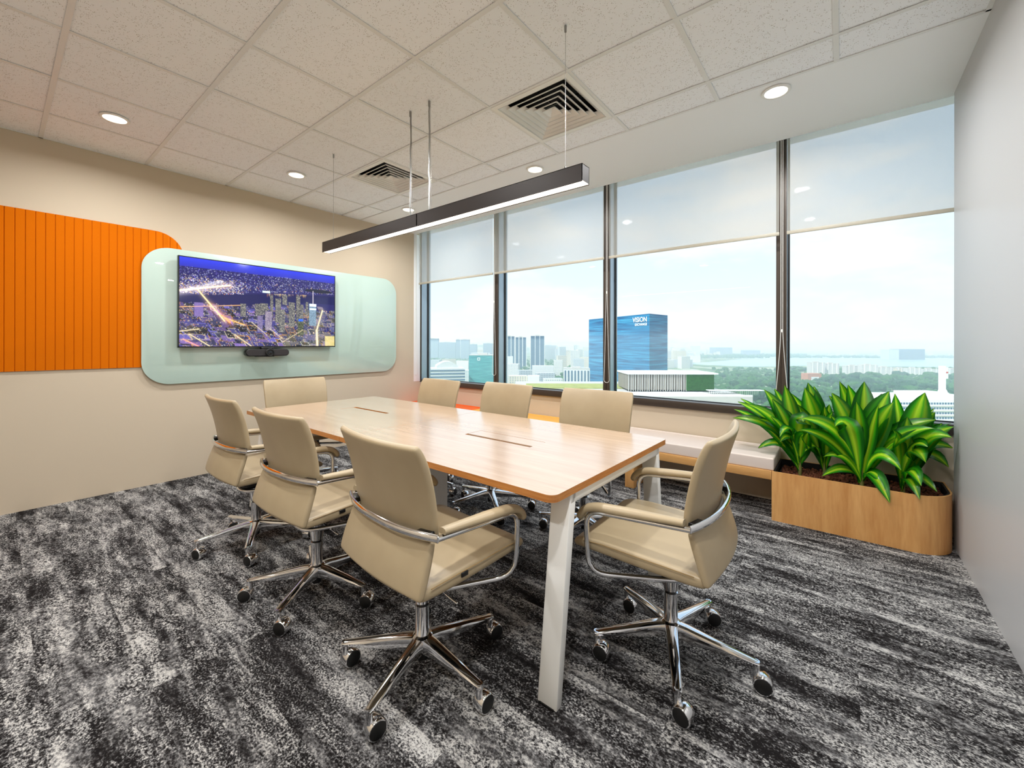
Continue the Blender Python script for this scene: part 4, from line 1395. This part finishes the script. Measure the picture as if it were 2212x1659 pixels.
M['c_hedge'] = plain('green_wall_plants', '#2E5A22', 0.9, grain=0.6, gscale=0.9, spec=0.1)
M['c_grass'] = plain('dry_roof_grass', '#A3A85C', 0.95, grain=0.3, gscale=0.2)
M['c_red'] = plain('terracotta_roof', '#C98A6A', 0.8, grain=0.15, gscale=0.2)
g = N('curtain_wall_glass')
ob = g.obj((0.004, 0.004, 0.09))
f = g.noise(ob, 2.2, 4, 0.6, 0.8)
tc_ = g.n('ShaderNodeTexCoord')
sx = g.n('ShaderNodeSeparateXYZ', {0: tc_.outputs['Object']})
ln = g.math('LESS_THAN', g.math('FRACT', g.math('DIVIDE', g.math('ADD', sx.outputs['Z'], 4000.0), 4.2)), 0.12)
cl = g.ramp(f, [(0.35, lin('#0F5685')), (0.52, lin('#2381B0')), (0.7, lin('#43A3C8'))])
g.P(Base_Color=g.mix(ln, cl, lin('#1F5E8C')), Roughness=0.2)
g.set(g.p, 'Specular IOR Level', 0.4)
M['c_curtain'] = g.m
g = N('teal_curtain_glass')
f = g.noise(g.obj((0.02, 0.02, 0.25)), 2.0, 3, 0.6)
g.P(Base_Color=g.ramp(f, [(0.35, lin('#2E8C93')), (0.65, lin('#58B3B0'))]), Roughness=0.2)
M['c_teal'] = g.m
g = N('calm_water')
f = g.noise(g.obj((0.002, 0.01, 1)), 3, 3)
g.P(Base_Color=g.mix(f, lin('#8FB9CC'), lin('#A9CCDA')), Roughness=0.25)
M['c_water'] = g.m
g = N('city_ground')
ob = g.obj((1, 1, 1))
f = g.noise(ob, 0.012, 5, 0.65)
g.P(Base_Color=g.ramp(f, [(0.36, lin('#39582F')), (0.5, lin('#6B8A55')), (0.56, lin('#A9B48C')), (0.62, lin('#C9C6BC')), (0.72, lin('#7D9467'))]), Roughness=0.95)
M['c_ground'] = g.m

def dpos(u, dep, z=GZ):
    p = CAM + (FWD + RGT * ((u - CX) / F_PX)) * dep
    return Vector((p.x, p.y, z))
def zof(v, dep):
    return CAM.z - dep * (v - CY) / F_PX
def wid(u0, u1, dep):
    return (u1 - u0) / F_PX * dep

# ground, water and far shores
gr = MB().box(-14000, 120, GZ - 2, 14000, 16000, GZ)
tag(gr.build('ground', M['c_ground']), 'green and built-up city ground far below the windows', 'ground', kind='structure')
def strip(name, pts, z0, z1, mat, lb, cat, kind):
    o = MB().prism([(p.x, p.y) for p in pts], z0, z1, 'z').build(name, mat)
    return tag(o, lb, cat, kind=kind)
strip('water', [dpos(1478, 1900), dpos(1620, 1650), dpos(1760, 1760), dpos(2300, 1560), dpos(2600, 2500), dpos(2100, 2650), dpos(1900, 2900), dpos(1760, 3200), dpos(1690, 3000), dpos(1600, 2500), dpos(1540, 2100)],
      GZ, GZ + 0.6, M['c_water'], 'pale lake between the park and the far shore', 'water', 'stuff')
strip('water', [dpos(1380, 4300), dpos(1700, 4000), dpos(2800, 3800), dpos(3200, 15500), dpos(1250, 15500), dpos(1300, 6500)],
      GZ, GZ + 0.6, M['c_water'], 'hazy sea strait below the horizon', 'water', 'stuff')

# hero blue glass tower
dn, dl = 700.0, 873.0
pn = dpos(1403, dn); plft = dpos(1272, dl); prt = dpos(1442, 742)
pbk = plft + (prt - pn)
ztn = zof(677, dn)
ht = ztn - GZ
tow = empty('glass_tower', (pn.x, pn.y, GZ))
tag(tow, 'tall blue glass office tower with white rooftop lettering', 'building')
lo = [Vector((0, 0, 0)), prt - pn, pbk - pn, plft - pn]
lo = [Vector((p.x, p.y, 0)) for p in lo]
hi = [Vector((p.x, p.y, ht)) for p in lo]
MB().hexa([tuple(p) for p in lo], [tuple(p) for p in hi]).build('curtain_wall', M['c_curtain'], tow)
def facade_frame(a, b_):
    d = (b_ - a); d.z = 0; L = d.length; d.normalize()
    nrm = Vector((d.y, -d.x, 0))
    if nrm.dot(CAM - a) < 0: nrm = -nrm
    return d, nrm, L
dvec, nrm, L = facade_frame(plft, pn)
def sign(parent, text, size, pos, dvec, nrm, mat, origin, name='sign_letters'):
    cu = bpy.data.curves.new('sign', 'FONT'); cu.body = text; cu.size = size; cu.extrude = 0.15; cu.offset = size * 0.012
    cu.align_x = 'RIGHT'
    to = bpy.data.objects.new('tmp', cu); COL.objects.link(to)
    bpy.context.view_layer.update()
    me = bpy.data.meshes.new_from_object(to.evaluated_get(bpy.context.evaluated_depsgraph_get()))
    bpy.data.objects.remove(to)
    me.name = 'sign_letters'
    me.materials.clear(); me.materials.append(mat)
    o = obj(name, me, parent)
    m3 = Matrix((dvec, UP, nrm)).transposed().to_4x4()
    m3.translation = pos - origin
    o.matrix_local = m3
    return o
M['c_sign'] = plain('white_sign_letters', '#FFFFFF', 0.5, grain=0.01)
orig = Vector((pn.x, pn.y, GZ))
sp = pn - dvec * 5.0 + nrm * 1.0
sign(tow, 'VISION', 12.0, Vector((sp.x, sp.y, ztn - 13.0)), dvec, nrm, M['c_sign'], orig)
sign(tow, 'EXCHANGE', 6.0, Vector((sp.x, sp.y, ztn - 19.5)), dvec, nrm, M['c_sign'], orig)

def block(name, label, u0, u1, vtop, dep, thick, mat, rot=0.0, group=None, cat='building', roof=True, base=GZ, parts=None):
    w = wid(u0, u1, dep); zt_ = zof(vtop, dep)
    c = dpos((u0 + u1) / 2, dep, base)
    r = empty(name, c, YAW + rot)
    tag(r, label, cat, group)
    h_ = zt_ - base
    MB().box(-w / 2, 0, 0, w / 2, thick, h_).build('walls', mat, r)
    if roof:
        MB().box(-w / 2 - 0.3, -0.3, h_, w / 2 + 0.3, thick + 0.3, h_ + 1.2).build('roof_parapet', M['c_concrete'], r)
        MB().box(-w * 0.2, thick * 0.3, h_ + 1.2, w * 0.15, thick * 0.7, h_ + 4.2).build('lift_house', M['c_concrete'], r)
    return r, w, h_

# twin strip towers and the single dark tower
for (u0, u1, vt, lb) in ((1088, 1112, 727, 'blue residential tower with white fins, half hidden by the window frame'), (1113, 1137, 729, 'blue residential tower with white fins, right of the pair')):
    r, w, h_ = block('residential_tower', lb, u0, u1, vt, 1500, 22, M['c_strip'], 0.05, 'blue residential towers')
    for k in range(4):
        x = -w / 2 + w * k / 3
        MB().box(x - 1.3, -1.5, 0, x + 1.3, 0.2, h_ + 3).build('white_fin', M['c_white_plain'], r)
r, w, h_ = block('residential_tower', 'single dark blue residential tower with pale fins', 1146, 1176, 726, 1450, 24, M['c_strip'], 0.0, 'blue residential towers')
for k in range(4):
    x = -w / 2 + w * k / 3
    MB().box(x - 0.9, -1.2, 0, x + 0.9, 0.2, h_ + 2).build('white_fin', M['c_white_plain'], r)
# far slab blocks at the left
for i, (u0, u1, vt, lb) in enumerate(((918, 946, 732, 'hazy slab block at the left edge of the skyline'), (948, 984, 740, 'wide hazy slab block in the leftmost window'), (985, 994, 734, 'narrow hazy slab block in the leftmost window'), (995, 1013, 734, 'hazy slab block with a taller roof in the leftmost window'), (1014, 1030, 744, 'low hazy slab block beside the hill in the leftmost window'), (1044, 1066, 742, 'low hazy slab block at the right of the leftmost window'))):
    block('slab_block', lb, u0, u1, vt, 2600 - 40 * i, 30, M['c_blue'], 0.1 * (i % 3 - 1), 'hazy slab blocks')
# teal glass block with a square mark
r, w, h_ = block('teal_office_block', 'teal glass office block with a white square mark', 1013, 1072, 768, 760, 40, M['c_teal'], 0.0)
q = MB()
xm, zm, sz = -w / 2 + w * 0.36, h_ - 6.5, 2.6
for (a, c, d_, e_) in ((-sz, -sz, sz, -sz + 1.0), (-sz, sz - 1.0, sz, sz), (-sz, -sz, -sz + 1.0, sz), (sz - 1.0, -sz, sz, sz)):
    q.box(xm + a, -0.6, zm + c, xm + d_, -0.2, zm + e_)
q.build('square_mark', M['c_sign'], r)
# arched-roof white building
dep = 720
r, w, h_ = block('arched_building', 'white building with a barrel roof and blue window bands', 930, 1004, 796, dep, 45, M['c_white_plain'], 0.25, roof=False)
arc = [(w * (-0.32 + 0.64 * k / 16), h_ + 12.0 * math.sin(PI * (0.12 + 0.78 * k / 16))) for k in range(17)]
MB().prism([(arc[0][0], h_)] + arc + [(arc[-1][0], h_)], 2, 40, 'y').build('barrel_roof', M['c_roof'], r, smooth=30)
for k in range(4):
    MB().box(-w / 2 - 0.3, -0.6, h_ - 5 - 5.5 * k, w / 2 + 0.3, 0.3, h_ - 2.6 - 5.5 * k).build('window_band', M['c_band'], r)
# striped mid-rise next to the tower
r, w, h_ = block('striped_office_block', 'white office block with upright blue stripes beside the glass tower', 1218, 1274, 797, 780, 35, M['c_white_plain'], -0.1)
for k in range(8):
    x = -w / 2 + w * (k + 0.5) / 8
    MB().box(x - 1.4, -0.5, 0, x + 1.4, 0.2, h_ - 3).build('window_band', M['c_band'], r)
# mid-ground low rises in the second window
rc = random.Random(21)
LOW = [(1092, 1120, 786, 900), (1122, 1150, 800, 820), (1100, 1140, 812, 700), (1150, 1196, 790, 1000), (1196, 1215, 778, 1150), (1160, 1200, 806, 760), (1205, 1225, 768, 1300), (1092, 1108, 770, 1200), (1234, 1252, 757, 1500), (1238, 1262, 775, 1250), (1252, 1272, 771, 1300), (1140, 1165, 812, 690), (1176, 1216, 818, 640),
       (928, 950, 778, 1150), (955, 985, 776, 1250), (985, 1012, 780, 1000), (990, 1014, 800, 800), (1016, 1060, 762, 1500)]
PLACE = ['left of the twin towers', 'below the twin towers', 'behind the garden roof', 'right of the dark tower']
for i, (u0, u1, vt, dp) in enumerate(LOW):
    block('low_rise', 'small white low-rise among trees between the window mullion and the glass tower' if u0 > 1080 else 'small white low-rise seen below the hazy slab blocks', u0, u1, vt, dp, 18, [M['c_white'], M['c_pale'], M['c_cream'], M['c_roof']][i % 4], rc.uniform(-0.3, 0.3), 'pale low-rises in the middle distance' if u0 > 1080 else 'pale low-rises in the leftmost window', roof=False)
# far pale skyline, left and behind the tower
def far_blocks(n, u0, u1, d0, d1, h0, h1, lb, grp, seed):
    rf = random.Random(seed)
    for _ in range(n):
        u = rf.uniform(u0, u1); dp = rf.uniform(d0, d1); h_ = rf.uniform(h0, h1)
        w = rf.uniform(18, 70)
        c = dpos(u, dp)
        o = MB().box(-w / 2, 0, 0, w / 2, 20, h_).build('distant_block', [M['c_white'], M['c_pale'], M['c_cream']][rf.randrange(3)])
        o.location = c; o.rotation_euler = (0, 0, YAW + rf.uniform(-0.4, 0.4))
        tag(o, lb, 'building', grp)
far_blocks(34, 1170, 1275, 1600, 4200, 30, 85, 'pale hazy block in the distance between the dark tower and the glass tower', 'hazy blocks behind the dark tower', 5)
far_blocks(22, 922, 1066, 2700, 4200, 30, 90, 'pale hazy block far behind the leftmost window', 'hazy blocks far in the leftmost window', 6)
far_blocks(26, 1445, 1505, 1500, 2600, 25, 80, 'pale block just right of the glass tower', 'pale blocks right of the glass tower', 8)
far_blocks(26, 1500, 1660, 3100, 3900, 12, 45, 'low hazy shed on the far shore', 'far shore sheds', 9)
far_blocks(34, 1700, 2180, 2850, 3700, 8, 26, 'low hazy shed on the shore beyond the lake', 'lake shore sheds', 10)
block('port_block', 'long grey block on the far shore in the third window', 1538, 1582, 750, 3300, 40, M['c_blue'], 0.0, roof=False)
block('port_block', 'grey block on the far shore near the last mullion', 1606, 1642, 756, 3200, 40, M['c_blue'], 0.0, roof=False)
block('big_shed', 'big dark blue block standing beyond the lake', 1942, 1998, 753, 2450, 60, M['c_dark'], 0.0, roof=False)
r, w, h_ = block('car_park_frame', 'open grey frame beside the big dark blue block', 1921, 1942, 754, 2450, 60, M['c_pale'], 0.0, roof=False)
# white apartment slabs beside the lake
APT = [(1751, 1782, 783, 'white apartment slab by the lake, leftmost'), (1784, 1813, 785, 'white apartment slab by the lake, second from left'), (1828, 1862, 790, 'white apartment slab right of the gap'), (1863, 1896, 788, 'white apartment slab, third of the long row'),
       (1898, 1930, 793, 'white apartment slab behind the tallest leaves'), (1936, 1960, 795, 'yellowish apartment slab in the long row'), (1962, 1990, 795, 'apartment slab left of the white pylon'), (1995, 2028, 797, 'apartment slab just left of the white pylon'), (2044, 2085, 797, 'apartment slab right of the white pylon')]
for i, (u0, u1, vt, lb) in enumerate(APT):
    r, w, h_ = block('apartment_slab', lb, u0, u1, vt, 1180 + 12 * (i % 3), 16, M['c_white'] if i != 5 else M['c_cream'], 0.06 * (i % 3 - 1), 'white apartment slabs by the lake')
    for k in range(3):
        x = -w / 2 + w * (k + 0.5) / 3
        MB().box(x - 1.2, -1.4, 0, x + 1.2, 0.2, h_ + 2.4).build('stair_fin', M['c_white_plain'], r)
# terracotta houses in the park
for (u0, u1, vt, lb) in ((1744, 1776, 806, 'low terracotta-roofed building in the park, left'), (1752, 1770, 813, 'small white pavilion in the park'), (1850, 1880, 824, 'low terracotta-roofed building among the trees')):
    block('park_building', lb, u0, u1, vt, 950, 20, M['c_red'] if 'terracotta' in lb else M['c_white_plain'], 0.1, roof=False)

# garden podium with louvred box, green wall and canopies
DG = 330.0; zdeck = zof(846, DG)
pod = empty('garden_podium', dpos(1400, DG, zdeck), YAW)
tag(pod, 'garden roof podium with a louvred pavilion below the window', 'building')
wl, wr = wid(1140, 1400, DG), wid(1400, 1600, DG)
MB().box(-wl - 10, -30, GZ - zdeck, wr * 0.9, 90, 0).build('podium_body', M['c_concrete'], pod)
MB().box(-wl - 10, -30, 0, wr * 0.9, -29, 1.2).build('parapet', M['c_white_plain'], pod)
MB().box(-wl, 22, 0.0, wid(1400, 1440, DG), 60, 0.8).build('roof_grass', M['c_grass'], pod)
x0, x1, x2 = -wid(1358, 1400, DG), wid(1400, 1482, DG), wid(1400, 1542, DG)
hb = 14.0
MB().box(x0, 0, 1.5, x1, 34, hb).build('louvre_walls', M['c_louvre'], pod)
MB().box(x0 - 1, -1.5, hb, x2 + 3, 36, hb + 1.0).build('flat_roof', M['c_roof'], pod)
MB().box(x1, -0.6, 1.0, x2, 32, hb).build('green_wall', M['c_hedge'], pod)
for k in range(26):
    x = x0 + (x1 - x0) * k / 25
    MB().box(x - 0.18, -0.5, 0.5, x + 0.18, 0.2, hb).build('louvre_fin', M['c_concrete'], pod)
MB().box(-wid(1340, 1400, DG), -24, -0.5, wid(1400, 1512, DG), -4, 0.6).build('canopy', M['c_roof'], pod)
MB().box(-wid(1300, 1400, DG), -29.5, -3.5, wid(1400, 1560, DG), -20, -2.6).build('canopy', M['c_roof'], pod)
for k in range(9):
    x = -wid(1340, 1400, DG) + k * 8.0
    MB().box(x, -24, -6, x + 0.5, -23.5, 0).build('canopy_post', M['c_white_plain'], pod)
for k in range(26):
    x = x2 - 10 + k * 1.6
    MB().box(x, -14 + k * 0.2, -1, x + 0.25, -13.7 + k * 0.2, 2.6).build('trellis_post', M['c_white_plain'], pod)
MB().box(x2 - 10, -14, 2.4, x2 + 32, -8, 2.8).build('trellis_beam', M['c_white_plain'], pod)

# white ship-like building at the lower right, with its pylon
DS = 430.0
r, w, h_ = block('terrace_building', 'long white building with rows of dark windows behind the plants', 1900, 2110, 862, DS, 45, M['c_white_plain'], 0.0, roof=False)
for k in range(5):
    zb_ = h_ - 5.0 - 5.0 * k
    for j in range(34):
        x = -w / 2 + 1.5 + j * (w - 3) / 34
        if k == 0 and j == 0:
            wm_ = MB().box(0, 0, 0, 1.9, 0.5, 2.0).mesh('window', M['c_band'])
        o = obj('window', wm_, r); o.location = (x, -0.3, zb_)
    MB().box(-w / 2 - 0.5, -1.2, zb_ - 1.6, w / 2 + 0.5, 0.1, zb_ - 0.8).build('ledge', M['c_white_plain'], r)
MB().box(-w * 0.3, 5, h_, w * 0.5, 40, h_ + 3.0).build('roof_tier', M['c_roof'], r)
MB().box(-w * 0.05, 10, h_ + 3, w * 0.32, 34, h_ + 6.0).build('roof_tier', M['c_roof'], r)
py = empty('white_pylon', dpos(2036, DS + 25, zof(858, DS)), YAW)
tag(py, 'slim white pylon rising from the long white building', 'tower')
hp = zof(789, DS + 25) - zof(858, DS)
MB().hexa([(-4.2, -3, 0), (4.2, -3, 0), (4.2, 3, 0), (-4.2, 3, 0)], [(-2.4, -2, 6), (2.4, -2, 6), (2.4, 2, 6), (-2.4, 2, 6)]).build('foot', M['c_white_plain'], py)
MB().box(-2.6, -2, 6, 1.8, 2, hp).build('shaft', M['c_white_plain'], py)
MB().box(1.8, -1, hp - 14, 5.4, 1, hp - 1.5).build('sign_wing', M['c_white_plain'], py)
MB().box(3.0, -1.3, hp - 8, 5.0, -0.9, hp - 6.4).build('red_mark', plain('red_mark', '#C23A2E', 0.6, grain=0.05), py)

# hill line behind the leftmost window
hl = []
for k in range(25):
    u = 1000 + k * 6
    hl.append((u, 752 - 7 * math.exp(-((u - 1040) / 22) ** 2) - 3 * math.exp(-((u - 1110) / 30) ** 2)))
q = MB()
A = [dpos(u, 5200, GZ) for u, v_ in hl]; B = [dpos(u, 5400, zof(v_, 5400)) for u, v_ in hl]; Cb = [dpos(u, 6200, GZ) for u, v_ in hl]
q.grid([[tuple(p) for p in A], [tuple(p) for p in B], [tuple(p) for p in Cb]])
tag(q.build('hill', M['c_tree'], smooth=True), 'low hazy hill on the horizon of the leftmost window', 'hill', kind='structure')

# trees: shared crowns; nearest ones single, the rest one woodland
def crown_mesh(seed, mat):
    rt = random.Random(seed)
    bm = bmesh.new()
    for k in range(7):
        c = Vector((rt.uniform(-0.6, 0.6), rt.uniform(-0.6, 0.6), rt.uniform(0.55, 1.15)))
        s_ = rt.uniform(0.38, 0.62)
        bmesh.ops.create_icosphere(bm, subdivisions=2, radius=s_, matrix=Matrix.Translation(c))
    for v_ in bm.verts:
        v_.co += v_.co.normalized() * rt.uniform(-0.07, 0.09)
    me = bpy.data.meshes.new('crown'); bm.to_mesh(me); bm.free()
    me.materials.append(mat)
    return me
crowns = [crown_mesh(k, M['c_tree'] if k % 2 else M['c_tree2']) for k in range(5)]
trunk = MB().lathe([(0.09, 0.0), (0.06, 0.7)], seg=7).mesh('trunk', M['c_trunk'])
rt = random.Random(33)
TREE_LB = 'round green tree in the park below the last mullion'
cnt = 0
def tree(u, dep, s_, lb, grp):
    r = empty('park_tree', dpos(u, dep), rt.uniform(0, 6))
    tag(r, lb, 'tree', grp)
    a = obj('crown', crowns[rt.randrange(5)], r); a.scale = (s_, s_, s_ * rt.uniform(0.8, 1.05))
    t_ = obj('trunk', trunk, r); t_.scale = (s_, s_, s_)
for _ in range(150):
    dep = rt.uniform(560, 1150); u = rt.uniform(1555, 2060)
    if u > 1880 and dep < 620: continue
    tree(u, dep, rt.uniform(8, 13), 'leafy green tree in the park between the podium and the white slabs', 'park trees')
for _ in range(40):
    u = rt.uniform(1095, 1215); dep = rt.uniform(650, 1300)
    tree(u, dep, rt.uniform(7, 11), 'leafy green tree among the low-rises left of the glass tower', 'street trees')
for _ in range(14):
    u = rt.choice([rt.uniform(1705, 1750), rt.uniform(1550, 1680)])
    tree(u, rt.uniform(1350, 1500), rt.uniform(8, 11), 'leafy green tree standing at the edge of the lake', 'lakeside trees')
bm0 = bmesh.new(); bmesh.ops.create_icosphere(bm0, subdivisions=1, radius=1.0); bm0.verts.ensure_lookup_table()
pv = [v_.co.copy() for v_ in bm0.verts]; pfc = [tuple(v_.index for v_ in f_.verts) for f_ in bm0.faces]; bm0.free()
q = MB()
def blob(c, s_):
    q.add([(c.x + p.x * s_ * rt.uniform(0.8, 1.2), c.y + p.y * s_ * rt.uniform(0.8, 1.2), c.z + max(p.z, -0.3) * s_ * rt.uniform(0.7, 1.1)) for p in pv], pfc)
for _ in range(2300):
    dep = rt.uniform(560, 1500) ; u = rt.uniform(1540, 2250)
    if dep > 1150 and rt.random() < 0.5: continue
    c = dpos(u, dep, GZ + rt.uniform(2, 6)); blob(c, rt.uniform(4, 8))
for _ in range(900):
    dep = rt.uniform(600, 2400); u = rt.uniform(915, 1280)
    c = dpos(u, dep, GZ + rt.uniform(2, 5)); blob(c, rt.uniform(5, 9))
for _ in range(500):
    u = rt.uniform(1490, 1740); c = dpos(u, 2650 + 900 * rt.random() if u < 1660 else rt.uniform(3000, 3500), GZ + 3); blob(c, rt.uniform(8, 14))
for _ in range(500):
    u = rt.uniform(1690, 2250); c = dpos(u, rt.uniform(2720, 3050), GZ + 3); blob(c, rt.uniform(7, 12))
for _ in range(900):
    u = rt.uniform(2250, 3600); blob(dpos(u, rt.uniform(420, 1400), GZ + rt.uniform(2, 6)), rt.uniform(5, 9))
wl_ = q.build('woodland', M['c_tree'], smooth=True, fix=False)
tag(wl_, 'mass of green treetops spreading to the water', 'woodland', kind='stuff')

# haze over the city: one thin scattering layer of air
HAZE = 1 / 2500.0
g = N('city_haze')
g.t.nodes.remove(g.p)
vsn_ = g.n('ShaderNodeVolumeScatter', {'Color': (0.72, 0.88, 1.0, 1), 'Density': HAZE, 'Anisotropy': 0.0})
g.t.links.new(vsn_.outputs[0], g.out.inputs['Volume'])
hz = MB().box(-13900, 130, GZ - 1, 13900, 15900, 14)
tag(hz.build('haze', g.m), 'thin bluish haze lying over the distant city', 'haze', kind='stuff')
